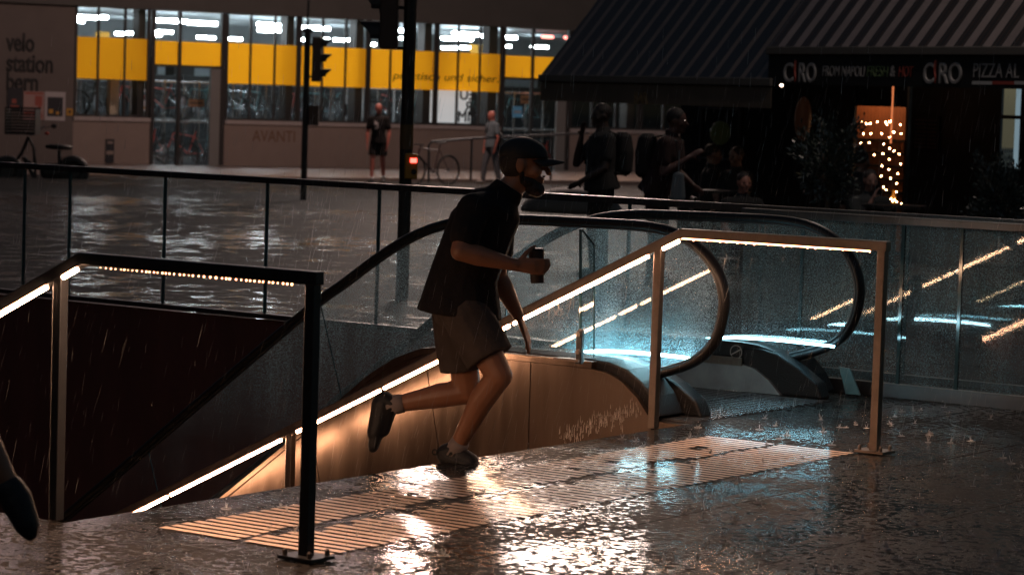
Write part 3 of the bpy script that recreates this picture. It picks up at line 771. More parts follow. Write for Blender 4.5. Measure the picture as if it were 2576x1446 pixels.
# poster seen from behind in the window, with mirrored letters
pw = thing('window_poster', 'white lit poster with mirrored letters in the station window', 'poster', F.p(w(1100), -.3, ZS))
bm = B(); box(bm, F, w(1099), w(1201), -.34, -.33, ZS + .07, ZY0 + .02); mesh('sheet', bm, mat('backlit_paper', (.8, .8, .8), .7, emis=(.9, .93, .95), es=.42), pw)
for s_, x, y, sz in (('EU', 1196, 252, .42), ('.R', 1196, 283, .42), ('MM', 1200, 307, .40)):
    a, z = F.q(x, y, -.3)
    text('lettering', s_, sz, F, a, -.322, z, M_letter, pw, mirror=True, bold=.008)
# inner posters
def poster(label, x0, x1, y0, y1, off, cols, name='poster', cat='poster', tilt=0):
    a0, z1 = F.q(x0, y0, off); a1, z0 = F.q(x1, y1, off)
    r = thing(name, label, cat, F.p((a0 + a1) / 2, off, z0))
    bm = B(); box(bm, F, a0, a1, off, off + .012, z0, z1); mesh('sheet', bm, cols[0], r)
    bm = B(); rr = random.Random(x0); W_, H_ = a1 - a0, z1 - z0
    for (u0, u1, v0, v1, k) in cols[1]:
        box(bm, F, a0 + W_ * u0, a0 + W_ * u1, off + .010, off + .015 + k * .001, z0 + H_ * v0, z0 + H_ * v1, k)
    mesh('print', bm, cols[2], r)
    return r
m_pink = mat('poster_pink', (.35, .22, .2), .7); m_pr = mat('poster_red', (.30, .07, .05), .7); m_pd = mat('poster_dark', (.02, .02, .025), .7); m_pw = mat('poster_white', (.42, .38, .38), .7); m_py = mat('poster_yellow', (.5, .26, .04), .7)
poster('pale poster with red print on the brown wall beside the white framed one', 59, 110, 230, 302, .02, (m_pink, [(.05, .95, .9, .97, 0), (.05, .95, .05, .10, 0), (.05, .95, .13, .18, 0), (.05, .9, .21, .26, 0), (.55, .9, .5, .85, 0), (.7, .85, .4, .52, 0)], [m_pr]))
poster('white bordered poster with dark figures on the brown wall', 113, 163, 231, 305, .02, (m_pw, [(.12, .88, .15, .82, 0), (.2, .4, .25, .4, 1), (.55, .7, .22, .32, 1)], [m_pd, m_py]))
poster('dark poster at the left end of the brown wall', 19, 55, 222, 277, .02, (m_pd, [(.2, .8, .1, .2, 0), (.3, .6, .3, .5, 0)], [m_pr]))
poster('small yellow notice at the corner of the station windows', 167, 183, 273, 291, .02, (m_py, [(.3, .7, .3, .7, 0)], [m_pd]), 'notice', 'notice')
poster('dark stencilled figure painted on the parapet wall', 266, 286, 350, 410, .02, (m_pd, [(.1, .9, .35, .5, 0), (.2, .8, .8, .9, 0)], [M_concrete]), 'wall_stencil', 'graffiti')
poster('lit picture poster leaning inside the station window', 330, 372, 225, 280, -.9, (mat('lit_poster', (.5, .5, .55), .6, emis=(.55, .5, .5), es=.12), [(.1, .9, .5, .9, 0), (.2, .8, .55, .75, 1), (.05, .95, .1, .2, 2)], [mat('poster_blue', (.1, .22, .3), .6), m_pr, m_py]))
poster('brown cardboard notice behind the first glass door', 474, 513, 250, 270, -.8, (mat('cardboard', (.3, .17, .1), .7), [(.1, .9, .4, .6, 0)], [m_pd]), 'notice', 'notice')
poster('brown notice behind the second glass door', 1310, 1340, 240, 262, -.8, (mat('cardboard2', (.3, .17, .1), .7), [(.1, .9, .4, .6, 0)], [m_pd]), 'notice', 'notice')
poster('pale blue sheet behind the second glass door', 1290, 1312, 268, 296, -.8, (mat('blue_sheet', (.10, .25, .38), .7, emis=(.1, .3, .5), es=.15), [(.1, .9, .4, .6, 0)], [m_pw]), 'notice', 'notice')
bm = B(); a0, z1 = F.q(278, 202, -1.2); a1, z0 = F.q(298, 290, -1.2); box(bm, F, a0, a1, -1.4, -1.2, ZS - 1, z1 + .3)
tag(mesh('interior_pillar', bm, mat('cream_pillar', (.55, .48, .38), .6)), 'cream pillar inside the station window', 'pillar')
bm = B(); box(bm, F, -6, 34, -15.9, -12.5, GB, 1.95)  # dark block added to darken the lower interior
for k in range(30):
    a = -5 + k * 1.25; zz = 1.95 + .25 * ((k * 7) % 3)
    box(bm, F, a, a + .7, -13.2, -12.6, 1.955, zz)
mesh('dark_interior_block', bm, M_intf, st)
# ---- bicycles
def make_bike(name, label, frame_m, group=None, loc=(0, 0, 0), rz=0):
    r = thing(name, label, 'bicycle', loc, rz, group)
    R = .33; wb = 1.02; hub = [(-wb / 2, 0, R), (wb / 2, 0, R)]
    for i, h in enumerate(hub):
        bm = B(); n = 28
        tube(bm, [Vector(h) + Vector((math.cos(2 * PI * k / n) * R, 0, math.sin(2 * PI * k / n) * R)) for k in range(n)], .020, seg=6, closed=True)
        tube(bm, [Vector(h) + Vector((math.cos(2 * PI * k / n) * (R - .025), 0, math.sin(2 * PI * k / n) * (R - .025))) for k in range(n)], .007, seg=5, closed=True)
        wl = mesh('wheel', bm, M_black, r, world=False)
        bm = B()
        for k in range(14):
            a = 2 * PI * k / 14 + .1; tube(bm, [Vector(h), Vector(h) + Vector((math.cos(a) * (R - .02), 0, math.sin(a) * (R - .02)))], .0018, seg=3)
        tube(bm, [Vector(h) + Vector((0, -.04, 0)), Vector(h) + Vector((0, .04, 0))], .02, seg=8)
        mesh('spokes', bm, M_chrome, wl, world=False).location = (0, 0, 0)
    bb = Vector((.08, 0, .28)); seat = Vector((.22, 0, .80)); ht = Vector((-.36, 0, .82)); hb = Vector((-.40, 0, .66)); rh = Vector(hub[1]); fh = Vector(hub[0])
    bm = B()
    for p, q, rr in ((bb, seat, .016), (ht, seat + Vector((-.012, 0, -.04)), .015), (hb, bb, .018), (ht, hb, .018), (bb, rh, .010), (seat, rh, .008), (hb, fh, .012)): tube(bm, [p, q], rr, seg=8)
    tube(bm, [seat, Vector((.26, 0, .92))], .012, seg=6)
    mesh('frame', bm, frame_m, r, world=False)
    bm = B(); tube(bm, [(.12, 0, .93), (.2, 0, .94), (.27, 0, .945), (.38, 0, .95)], [(.01, .015), (.015, .03), (.02, .06), (.02, .07)], seg=8, ref=(0, 0, 1)); mesh('saddle', bm, M_black, r, world=False, smooth=True)
    bm = B(); tube(bm, [(-.34, 0, .88), ht], .011, seg=6); tube(bm, [(-.44, -.21, .80), (-.50, -.21, .86), (-.42, -.2, .9), (-.37, -.1, .9), (-.37, .1, .9), (-.42, .2, .9), (-.50, .21, .86), (-.44, .21, .80)], .012, seg=6); mesh('handlebar', bm, M_black, r, world=False)
    bm = B(); tube(bm, [bb + Vector((0, -.06, 0)), bb + Vector((0, .06, 0))], .015, seg=8); ring = [bb + Vector((math.cos(k * PI / 8) * .09, -.035, math.sin(k * PI / 8) * .09)) for k in range(16)]; tube(bm, ring, .005, seg=4, closed=True)
    tube(bm, [bb + Vector((0, -.06, 0)), bb + Vector((.1, -.07, -.13))], .009, seg=5); tube(bm, [bb + Vector((0, .06, 0)), bb + Vector((-.1, .07, .13))], .009, seg=5)
    bx(bm, .06, .14, -.14, -.07, .13, .15); bx(bm, -.06, .02, .07, .14, .42, .44)
    mesh('crankset', bm, M_chrome, r, world=False)
    return r
# the bicycle against the railing outside
q = at(1084, 459, 60.0)
bk = make_bike('bicycle', 'slim dark bicycle leaning on the ramp railing behind the traffic light pole', mat('brown_bike', (.05, .02, .02), .4), loc=(q.x, q.y, gz(60)), rz=.75)
# racks and stored bicycles inside
brk = random.Random(5); fm = [M_black, M_red, M_chrome, M_teal, M_dsteel]
protos = []
for i, (mm, cn) in enumerate(zip(fm, ('black', 'red', 'silver', 'teal', 'dark grey'))):
    protos.append((make_bike('stored_bicycle', 'x', mm, 'bicycles parked in the racks inside the station'), cn))
used = set(); nb = 0
for tier, (zz, dp) in enumerate(((GB, 1.6), (GB + 1.25, 2.6), (GB, 5.0), (GB + 1.25, 6.0))):
    n = 17 if dp < 4 else 14
    for k in range(n):
        a = -.2 + k * (16.2 / n) + brk.uniform(-.2, .2)
        pr, cn = protos[brk.randrange(5)]
        if pr.name in used: o = copy_tree(pr)
        else: o = pr; used.add(pr.name)
        p = F.p(a, -dp - brk.uniform(0, .5), zz + .02); o.location = p
        o.rotation_euler = (0, brk.uniform(-.06, .06), math.atan2(F.e.y, F.e.x) + brk.uniform(.15, .7) * brk.choice((1, 1, -1)))
        o["label"] = '%s framed bicycle %s' % (cn, ('on the floor, front row inside the station', 'on the upper rack, front row inside the station', 'on the floor, back row inside the station', 'on the upper rack, back row inside the station')[tier])
        nb += 1
for pr, cn in protos:
    if pr.name not in used:  # an unused prototype
        for ch in list(pr.children):
            for g in list(ch.children): bpy.data.objects.remove(g)
            bpy.data.objects.remove(ch)
        bpy.data.objects.remove(pr)
for dp, lab in ((2.9, 'front'), (6.3, 'back')):
    bm = B(); box(bm, F, -.5, 16.5, -dp - .6, -dp + .4, GB + 1.18, GB + 1.24)
    k = 0
    while k < 17:
        for b_ in (-dp - .55, -dp + .35): tube(bm, [F.p(-.4 + k, b_, GB), F.p(-.4 + k, b_, GB + 2.3)], .03, seg=6)
        tube(bm, [F.p(-.4 + k, -dp + .35, GB + 2.25), F.p(.6 + k, -dp + .35, GB + 2.25)], .025, seg=6)
        k += 1.0
    tag(mesh('bicycle_rack', bm, M_chrome), 'two tier metal bicycle rack, the %s one inside the station' % lab, 'bicycle rack', 'racks inside the station')
# ramp railing outside
rl = thing('ramp_railing', 'metal tube railing of the ramp in front of the station wall', 'railing', at(1080, 460, 62))
bm = B()
r0, r1, r2 = at(1080, 356, 61), at(1190, 349, 62), at(1480, 335, 66)
tube(bm, [at(1078, 460, 61), at(1079, 366, 61), at(1086, 357, 61), r1, r2], .028, seg=8); mesh('top_tube', bm, M_dsteel, rl)
for x, yy, ys in ((1187, 350, 62), (1388, 340, 65)):
    bm = B(); tube(bm, [at(x, yy, ys), at(x - 3, 455, ys)], .026, seg=8); mesh('post', bm, M_dsteel, rl)
# ---------------------------------------------------------------- cargo scooter at the left
def scooter():
    Y = 55.0
    r = thing('electric_scooter', 'black electric scooter with fat wheels and a front basket parked by the brown wall', 'scooter', at(110, 470, Y))
    P = lambda x, y, dy=0: at(x, y, Y + dy)
    for cx, cy_ in ((20, 432), (184, 432)):
        c = P(cx, cy_); Rr = .24
        bm = B(); n = 20; tube(bm, [c + Vector((math.cos(2 * PI * k / n) * Rr, 0, math.sin(2 * PI * k / n) * Rr)) for k in range(n)], [(.08, .10)] * n, seg=8, closed=True, ref=(0, 1, 0))
        wl = mesh('wheel', bm, M_black, r, smooth=True)
        bm = B(); tube(bm, [c + Vector((0, -.05, 0)), c + Vector((0, .05, 0))], .14, seg=14); mesh('rim', bm, M_dsteel, wl)
    bm = B(); tube(bm, [P(84, 372), P(88, 400), P(95, 425), P(60, 395)], .03, seg=6); tube(bm, [P(20, 432), P(55, 385), P(72, 345)], .035, seg=8); tube(bm, [P(60, 395), P(90, 455), P(160, 455)], .05, seg=8); tube(bm, [P(72, 345), P(85, 372), P(90, 455)], .03, seg=6)
    mesh('frame', bm, M_black, r)
    bm = B(); cone(bm, P(118, 432), P(165, 430), (.17, .13), (.16, .13), ref=(0, 0, 1)); tube(bm, [P(150, 420), P(150, 378)], .04, seg=8); mesh('battery_box', bm, M_black, r, smooth=True)
    bm = B(); tube(bm, [P(116, 369), P(130, 369), P(155, 370), P(180, 372)], [(.035, .09), (.06, .13), (.06, .17), (.04, .16)], seg=10, ref=(0, 0, 1)); mesh('seat', bm, M_black, r, smooth=True)
    bm = B(); tube(bm, [P(60, 332, -.3), P(78, 340), P(100, 326, .2), P(112, 318, .3)], .022, seg=8); mesh('handlebar', bm, M_dsteel, r)
    bm = B(); ball(bm, P(136, 318, .3), (.06, .02, .05)); tube(bm, [P(112, 322, .3), P(134, 318, .3)], .008, seg=5); mesh('mirror', bm, M_black, r)
    bm = B(); c = P(118, 336, .1); ball(bm, c, (.05, .04, .035)); mesh('lamp', bm, M_red, r)
    return r
scooter()
bkt = thing('delivery_basket', 'dark wire basket held in front of the scooter handlebar', 'basket', at(60, 335, 54.6))
bm = B(); p0, p1 = at(18, 335, 54.6), at(96, 276, 54.6); sx0, sx1, z0, z1 = p0.x, p1.x, p0.z, p1.z
for k in range(9):
    z = z0 + (z1 - z0) * k / 8; bx(bm, sx0, sx1, 54.3, 54.32, z, z + .035); bx(bm, sx0, sx1, 54.9, 54.92, z, z + .035)
bx(bm, sx0, sx0 + .02, 54.32, 54.9, z0, z1); bx(bm, sx1 - .02, sx1, 54.32, 54.9, z0, z1); bx(bm, sx0, sx1, 54.32, 54.9, z0 - .02, z0)
mesh('basket_wall', bm, M_black, bkt)
# ---------------------------------------------------------------- traffic lights
def light_head(root, c, side, s, nl, M_h):
    """housing seen from its side; visors stick out towards side (-1 left / 1 right)"""
    bm = B(); H = .30 * nl * s; bx(bm, c.x - .09 * s, c.x + .09 * s, c.y - .15 * s, c.y + .15 * s, c.z - H / 2, c.z + H / 2)
    hd = bevel(mesh('signal_head', bm, M_h, root), .02 * s)
    for k in range(nl):
        z = c.z + H / 2 - (.15 + .30 * k) * s; bm = B(); n = 12; x0 = c.x + side * .09 * s; x1 = c.x + side * .30 * s
        pr = None; rA = .115 * s
        va = []; vb = []
        for i in range(n + 1):
            a = -PI * .12 + (PI * 1.24) * i / n
            cut = .45 + .55 * (math.sin(max(0, min(PI, a))))
            va.append(bm.verts.new((x0, c.y + math.cos(a) * rA, z + math.sin(a) * rA))); vb.append(bm.verts.new((x0 + (x1 - x0) * cut, c.y + math.cos(a) * rA, z + math.sin(a) * rA)))
        for i in range(n): bm.faces.new([va[i], va[i + 1], vb[i + 1], vb[i]])
        vz = mesh('visor', bm, M_black, hd, recalc=False); so = vz.modifiers.new('s', 'SOLIDIFY'); so.thickness = .012 * s
        bm = B(); tube(bm, [(x0 - side * .002, c.y, z), (x0 + side * .01, c.y, z)], .10 * s, seg=16); mesh('lens', bm, M_blackp, hd)
M_brown = mat('dark_brown_metal', (.05, .03, .024), .5, .2, noise=.3, nscale=8)
p1 = thing('traffic_light', 'slim traffic light pole with three visored lamps facing right', 'traffic light', (at(763, 497, 46).x, 46, gz(46)))
Y1 = 46.0; b1 = at(763, 497, Y1); t1 = at(776, 80, Y1); b1.z = gz(Y1)
bm = B(); tube(bm, [b1, Vector((b1.x, b1.y, t1.z))], .055, seg=10); tube(bm, [Vector((b1.x, Y1, t1.z - .02)), Vector((b1.x, Y1, t1.z + .06))], .09, seg=10); tube(bm, [Vector((b1.x, Y1, t1.z)), Vector((b1.x, Y1, 5.2))], .022, seg=6)
mesh('pole', bm, M_black, p1)
hc = at(799, 150, Y1); light_head(p1, Vector((b1.x + .17, Y1, hc.z)), 1, .86, 3, M_brown)
bm = B(); zb = at(795, 291, Y1).z; bx(bm, b1.x + .06, b1.x + .23, Y1 - .1, Y1 + .1, zb - .17, zb + .17); tube(bm, [(b1.x, Y1, zb), (b1.x + .1, Y1, zb)], .02, seg=6); mesh('signal_box', bm, M_brown, p1)
bm = B()
for zz in (hc.z + .25, hc.z - .3): tube(bm, [(b1.x, Y1, zz), (b1.x + .12, Y1, zz)], .018, seg=6)
mesh('bracket', bm, M_black, p1)
Y2 = 21.5; c2 = at(1027, 200, Y2)
p2 = thing('traffic_light', 'thick traffic light pole with a yellow push button box just behind the glass fence', 'traffic light', (c2.x, Y2, gz(Y2)))
M_pole = mat('stickered_pole', (.022, .018, .017), .4, .3, noise=.7, nscale=9, bump=.4, bscale=20)
bm = B(); tube(bm, [(c2.x, Y2, gz(Y2)), (c2.x, Y2, 4.4)], .052, seg=16); mesh('pole', bm, M_pole, p2, smooth=False)
h2 = at(977, 50, Y2); light_head(p2, Vector((c2.x - .165, Y2, at(977, 12, Y2).z)), -1, .80, 3, M_brown)
bm = B()
for y in (122, 20): z = at(1000, y, Y2).z; bx(bm, c2.x - .16, c2.x, Y2 - .02, Y2 + .02, z - .012, z + .012)
mesh('bracket', bm, M_black, p2)
bm = B(); zt, zb = at(1030, 386, Y2).z, at(1030, 450, Y2).z; bx(bm, c2.x - .005, c2.x + .098, Y2 - .095, Y2 - .02, zb, zt)
yb = bevel(mesh('push_button_box', bm, mat('amber_box', (.35, .17, .015), .4), p2), .012)
bm = B(); z = at(1043, 404, Y2).z; bx(bm, c2.x + .04, c2.x + .092, Y2 - .10, Y2 - .094, z - .017, z + .019); mesh('wait_lamp', bm, emit('red_wait_lamp', (1, .07, .05), 7), yb)
bm = B(); z = at(1043, 432, Y2).z; tube(bm, [(c2.x + .07, Y2 - .094, z), (c2.x + .07, Y2 - .104, z)], .022, seg=12); mesh('button', bm, M_black, yb)
bm = B(); z = at(1030, 345, Y2).z; tube(bm, [(c2.x, Y2, z - .10), (c2.x, Y2, z + .10)], .0545, seg=16); mesh('sticker_band', bm, mat('amber_band', (.10, .055, .015), .5), p2)
# ---------------------------------------------------------------- bar building with awnings
AB = gz(29) - .02
bar_b = thing('bar_building', 'dark bar and pizzeria front under striped awnings with rooms above', 'building', A.p(0, -2.6, AB))
D = 2.2
def aq(x, y, off=-D): return A.q(x, y, off)
M_barw = mat('dark_bar_wall', (.022, .019, .018), .5, noise=.3, nscale=3)
a_l = aq(1712, 300)[0]; a_r = 9.0
door0, door1 = aq(2150, 300)[0], aq(2290, 300)[0]; ztop_d = aq(2200, 268)[1]
pan0, pan1 = aq(2518, 300)[0], aq(2566, 300)[0]
bm = B(); box(bm, A, a_l, door0, -D - .03, -D, AB - .3, 4.6); box(bm, A, door1, pan0, -D - .03, -D, AB - .3, 4.6); box(bm, A, door0, door1, -D - .03, -D, ztop_d, 4.6); box(bm, A, pan1, a_r, -D - .3, -D, AB - .3, 4.6)
box(bm, A, pan0, pan1, -D - .3, -D, 2.6, 4.6)
mesh('ground_wall', bm, M_barw, bar_b)
# upper storey with lit windows (they are what the wet floor mirrors)
M_up = mat('upper_stucco', (.035, .030, .022), .8, noise=.2, nscale=2)
W3 = [(1700, 1895), (1920, 2135), (2160, 2370), (2490, 2700)]
wins = [(A.q(x0, -850, -D)[0], A.q(x1, -850, -D)[0]) for x0, x1 in W3]
zw0, zw1 = A.q(1960, -700, -D)[1], A.q(1960, -1180, -D)[1]
bm = B(); edges = [A.q(1640, 250, -D)[0]] + [v for w_ in wins for v in w_] + [12.0]
for i in range(0, len(edges), 2): box(bm, A, edges[i], edges[i + 1], -D - .3, -D, 4.6, 12)
for a0, a1 in wins: box(bm, A, a0, a1, -D - .3, -D, 4.6, zw0); box(bm, A, a0, a1, -D - .3, -D, zw1, 12)
mesh('upper_wall', bm, M_up, bar_b)
M_lw = [emit('amber_room', (1, .58, .24), .8), emit('amber_room_dim', (.75, .66, .20), .55), emit('amber_room_low', (.9, .58, .24), .4), emit('cool_room', (.22, .60, .85), .45)]
for (a0, a1), mm in zip(wins, M_lw):
    bm = B(); box(bm, A, a0, a1, -D - .25, -D - .2, zw0, zw1); wdw = mesh('lit_window', bm, mm, bar_b)
    bm = B(); box(bm, A, (a0 + a1) / 2 - .03, (a0 + a1) / 2 + .03, -D - .19, -D - .1, zw0, zw1); box(bm, A, a0, a1, -D - .19, -D - .1, zw0 + .9, zw0 + .95); mesh('window_bars', bm, M_frame, wdw)
# awnings
def stripe_mat(name, frac, period, dark, light, phase=0.0, line=None):
    m = bpy.data.materials.new(name); m.use_nodes = True; t = m.node_tree; N = t.nodes; K = t.links; b = N['Principled BSDF']
    g = N.new('ShaderNodeNewGeometry'); dt = N.new('ShaderNodeVectorMath'); dt.operation = 'DOT_PRODUCT'; dt.inputs[1].default_value = (A.e.x, A.e.y, 0); K.new(g.outputs['Position'], dt.inputs[0])
    a = N.new('ShaderNodeMath'); a.operation = 'MULTIPLY_ADD'; a.inputs[1].default_value = 1 / period; a.inputs[2].default_value = phase + 100; K.new(dt.outputs['Value'], a.inputs[0])
    f = N.new('ShaderNodeMath'); f.operation = 'FRACT'; K.new(a.outputs[0], f.inputs[0])
    r = N.new('ShaderNodeValToRGB'); K.new(f.outputs[0], r.inputs[0]); c = r.color_ramp; c.interpolation = 'CONSTANT'
    c.elements[0].position = 0; c.elements[0].color = (*dark, 1); c.elements[1].position = 1 - frac; c.elements[1].color = (*light, 1)
    if line:
        for pos, cc in ((.14, line), (.17, dark), (.40, line), (.43, dark)):
            e = c.elements.new(pos); e.color = (*cc, 1)
    n = N.new('ShaderNodeTexNoise'); n.inputs['Scale'].default_value = 3; n.inputs['Detail'].default_value = 5; K.new(g.outputs['Position'], n.inputs['Vector'])
    mx = N.new('ShaderNodeMixRGB'); mx.blend_type = 'MULTIPLY'; mx.inputs[0].default_value = .5; K.new(r.outputs[0], mx.inputs[1]); K.new(n.outputs[0], mx.inputs[2])
    K.new(mx.outputs[0], b.inputs['Base Color']); b.inputs['Roughness'].default_value = .45; return m
M_aw1 = stripe_mat('striped_awning_cloth', .30, .305, (.012, .011, .011), (.13, .10, .085))
M_aw2 = stripe_mat('wide_striped_awning_cloth', .46, .285, (.012, .011, .010), (.20, .165, .16), line=(.10, .045, .02))
def awning(label, a0, a1, ztrim, zval, m_cloth, sl, valm):
    r = thing('awning', label, 'awning', A.p((a0 + a1) / 2, 0, zval))
    dpt = D - .05; zt = ztrim + dpt * sl
    bm = B(); n = 10
    for i in range(n):
        u0, u1 = a0 + (a1 - a0) * i / n, a0 + (a1 - a0) * (i + 1) / n
        m_ = 6
        for j in range(m_):
            v0, v1 = j / m_, (j + 1) / m_
            sg = lambda v: -.05 * math.sin(v * PI)
            fa(bm, [A.p(u0, -dpt * v0, ztrim + (zt - ztrim) * v0 + sg(v0)), A.p(u1, -dpt * v0, ztrim + (zt - ztrim) * v0 + sg(v0)), A.p(u1, -dpt * v1, ztrim + (zt - ztrim) * v1 + sg(v1)), A.p(u0, -dpt * v1, ztrim + (zt - ztrim) * v1 + sg(v1))])
    bmesh.ops.remove_doubles(bm, verts=bm.verts, dist=1e-4)
    c = mesh('canopy', bm, m_cloth, r); so = c.modifiers.new('s', 'SOLIDIFY'); so.thickness = .012
    bm = B(); box(bm, A, a0 - .02, a1 + .02, -.03, .04, ztrim - .075, ztrim + .012); bevel(mesh('front_bar', bm, M_lintel, r), .01)
    bm = B(); box(bm, A, a0, a1, -.004, .004, zval, ztrim - .073); mesh('valance', bm, valm, r)
    bm = B()
    for a in (a0 + .12, a1 - .12): tube(bm, [A.p(a, -.02, ztrim - .04), A.p(a, -dpt, ztrim + .55)], .02, seg=6)
    mesh('folding_arm', bm, M_black, r)
    return r
M_val1 = mat('dark_valance', (.10, .078, .06), .6, noise=.5, nscale=2)
M_val2 = mat('black_valance', (.012, .011, .011), .5)
aw1 = awning('large dark awning with thin pale stripes and a plain brown valance', -5.17, -.20, 1.90, 1.585, M_aw1, 1.27, M_val1)
aw2 = awning('awning with wide pale stripes above the black pizzeria valance', -.27, 6.0, 2.245, 1.85, M_aw2, 1.27, M_val2)
dy = .006
M_ogold = mat('faded_gold', (.17, .12, .06), .6)
a0, z0 = A.q(2378 / 1.4907, 386 / 1.4907); a1, _ = A.q(2518 / 1.4907, 386 / 1.4907)
text('lettering', 'BAR', .20, A, a0, dy, z0 - .01, M_ogold, aw1, width=(a1 - a0) * .36)
M_vt = mat('grey_print', (.26, .25, .25), .6); M_vg = mat('green_print', (.10, .15, .07), .6); M_vr = mat('red_print', (.30, .055, .04), .6); M_vw = mat('pale_print', (.40, .40, .40), .6)
def vt(s, x0, x1, yb, size, m, bold=.002, shear=.0):
    a0, z = A.q(x0, yb); a1, _ = A.q(x1, yb)
    return text('lettering', s, size, A, a0, dy, z, m, aw2, width=a1 - a0, bold=bold, shear=shear)
for X0 in (0, 352):
    vt('C', 1971 + X0, 1996 + X0 * 1.0 + (2 if X0 else 0), 206 + X0 * .010, .29, M_vt, .007)
    vt('RO', 2009 + X0, 2052 + X0 * 1.04, 206 + X0 * .010, .29, M_vt, .007)
    # chilli for the I
    bm = B(); x = 2003 + X0; pts = [A.q(x + 2, 152), A.q(x + 1, 165), A.q(x - 1, 180), A.q(x, 195), A.q(x - 2, 207 + X0 * .012)]
    tube(bm, [A.p(a, .006, z) for a, z in pts], [(.022, .004), (.022, .004), (.017, .004), (.012, .004), (.002, .002)], seg=8, ref=(1, 0, 0)); mesh('chilli_emblem', bm, M_vr, aw2)
vt('FROM NAPOLI', 2069, 2175, 192, .16, M_vt, .0, .10); vt('FRESH', 2181, 2234, 193, .16, M_vg, .0, .10); vt('&', 2241, 2253, 193, .16, M_vt, .003); vt('HOT', 2261, 2297, 194, .16, M_vr, .0, .1)
vt('PIZZA AL', 2448, 2562, 195, .20, M_vt, .0)
for i, (x0, x1, m_) in enumerate(((2447, 2497, M_vw), (2497, 2553, M_vr), (2553, 2600, M_vw))):
    a0, z1 = A.q(x0, 204.5); a1, z0 = A.q(x1, 214.0); bm = B(); box(bm, A, a0, a1, .004, .008, z0, z1); mesh('flag_stripe', bm, m_, aw2)
# doorway with the warm room and light chains
M_room = mat('orange_room_wall', (.36, .15, .07), .7, noise=.25, nscale=3)
bm = B(); rb = -D - 1.3; rm0, rm1 = A.q(2135, 400, rb)[0], A.q(2300, 400, rb)[0]
box(bm, A, rm0, rm1, rb - .1, rb, AB, 2.4); mesh('room_back_wall', bm, M_room, bar_b)
bm = B()
for k in range(6): box(bm, A, rm0, rm1, rb + .004, rb + .09, .42 + k * .16, .445 + k * .16)
mesh('wall_shelves', bm, M_black, bar_b)
bm = B(); box(bm, A, door0 - .02, door0 + .03, -D, -D + .03, AB, ztop_d + .6); box(bm, A, door1 - .05, door1, -D, -D + .03, AB, ztop_d + .6); box(bm, A, door0, door1, -D, -D + .025, ztop_d, ztop_d + .05)
mesh('doorway_frame', bm, M_black, bar_b)
bm = B(); fa(bm, [A.p(door0, -D - .01, AB), A.p(door1, -D - .01, AB), A.p(door1, -D - .01, ztop_d), A.p(door0, -D - .01, ztop_d)]); mesh('pane', bm, M_win, bar_b, recalc=False)
ch = thing('light_chain', 'warm string lights hanging like a curtain in the pizzeria doorway', 'string lights', A.p((door0 + door1) / 2, -D - .35, ztop_d))
SD = -D - .35
bulbs = [(2165, 307), (2172, 337), (2165, 360), (2167, 386), (2188, 312), (2190, 311), (2190, 337), (2187, 360), (2199, 390), (2207, 307), (2218, 337), (2223, 363), (2221, 387), (2219, 417), (2217, 443), (2222, 471), (2217, 491), (2231, 314), (2228, 308), (2238, 346), (2238, 374), (2237, 401), (2236, 427), (2240, 449), (2229, 478), (2231, 497), (2247, 333), (2249, 333), (2249, 380), (2259, 437), (2256, 462), (2255, 483), (2256, 508), (2265, 314), (2267, 337), (2266, 413), (2262, 388), (2246, 506), (2250, 503), (2268, 513), (2237, 307), (2240, 306), (2181, 390), (2179, 312), (2241, 500)]
bm = B()
for x, y in bulbs:
    a, z = A.q(x, y, SD); ball(bm, A.p(a, SD, z), .0065, seg=6)
mesh('bulbs', bm, emit('warm_bulb', (1, .46, .19), 110), ch)
bm = B()
for x in sorted(set(int(x / 9) for x, y in bulbs)):
    a, z = A.q(x * 9 + 4, 300, SD); tube(bm, [A.p(a, SD, ztop_d - .02), A.p(a + .01, SD, .2)], .0012, seg=3)
mesh('wires', bm, M_black, ch)
bm = B(); a, z = A.q(2247, 215, -D + .5); _, z2 = A.q(2250, 362, -D + .5); tube(bm, [A.p(a, -D + .5, z2), A.p(a, -D + .5, z + .3)], .010, seg=8)
tag(mesh('hanging_lamp', bm, emit('orange_tube', (1, .28, .1), .75)), 'thin orange glowing tube hanging in front of the pizzeria door', 'lamp')
bm = B(); a, z = A.q(2247, 500, -D - .6); tube(bm, [A.p(a, -D - .6, z - .14), A.p(a, -D - .6, z + .02), A.p(a, -D - .6, z + .05), A.p(a, -D - .6, z + .1)], [.035, .035, .012, .012], seg=10)
tag(mesh('bottle', bm, mat('amber_bottle', (.6, .25, .03), .1, emis=(1, .4, .05), es=.25)), 'amber bottle below the string lights', 'bottle')
# glowing frame edges, menu board, pale panel, spot lamp, picture, door
bm = B(); a, z = A.q(2291, 220, -D + .9); box(bm, A, a, a + .035, -D + .9, -D + .94, AB, 2.3); bar_s = mesh('polished_post', bm, M_steel, bar_b)
a0, z1 = A.q(2298, 300, -D + .02); a1, z0 = A.q(2360, 385, -D + .02)
mb = thing('menu_board', 'dark menu board with faint rows of writing right of the doorway', 'menu board', A.p(a0, -D, z0))
bm = B(); box(bm, A, a0, a1, -D + .004, -D + .02, z0, z1 + .08); mesh('board', bm, M_black, mb)
bm = B()
for k in range(8):
    z = z1 - .02 - k * (z1 - z0) / 8.5
    for u0, u1 in ((.08, .48), (.58, .9)):
        u = a0 + (a1 - a0) * u0
        while u < a0 + (a1 - a0) * u1: box(bm, A, u, u + .018, -D + .021, -D + .024, z, z + .016); u += .026
mesh('writing', bm, mat('menu_writing', (.16, .09, .08), .6), mb)
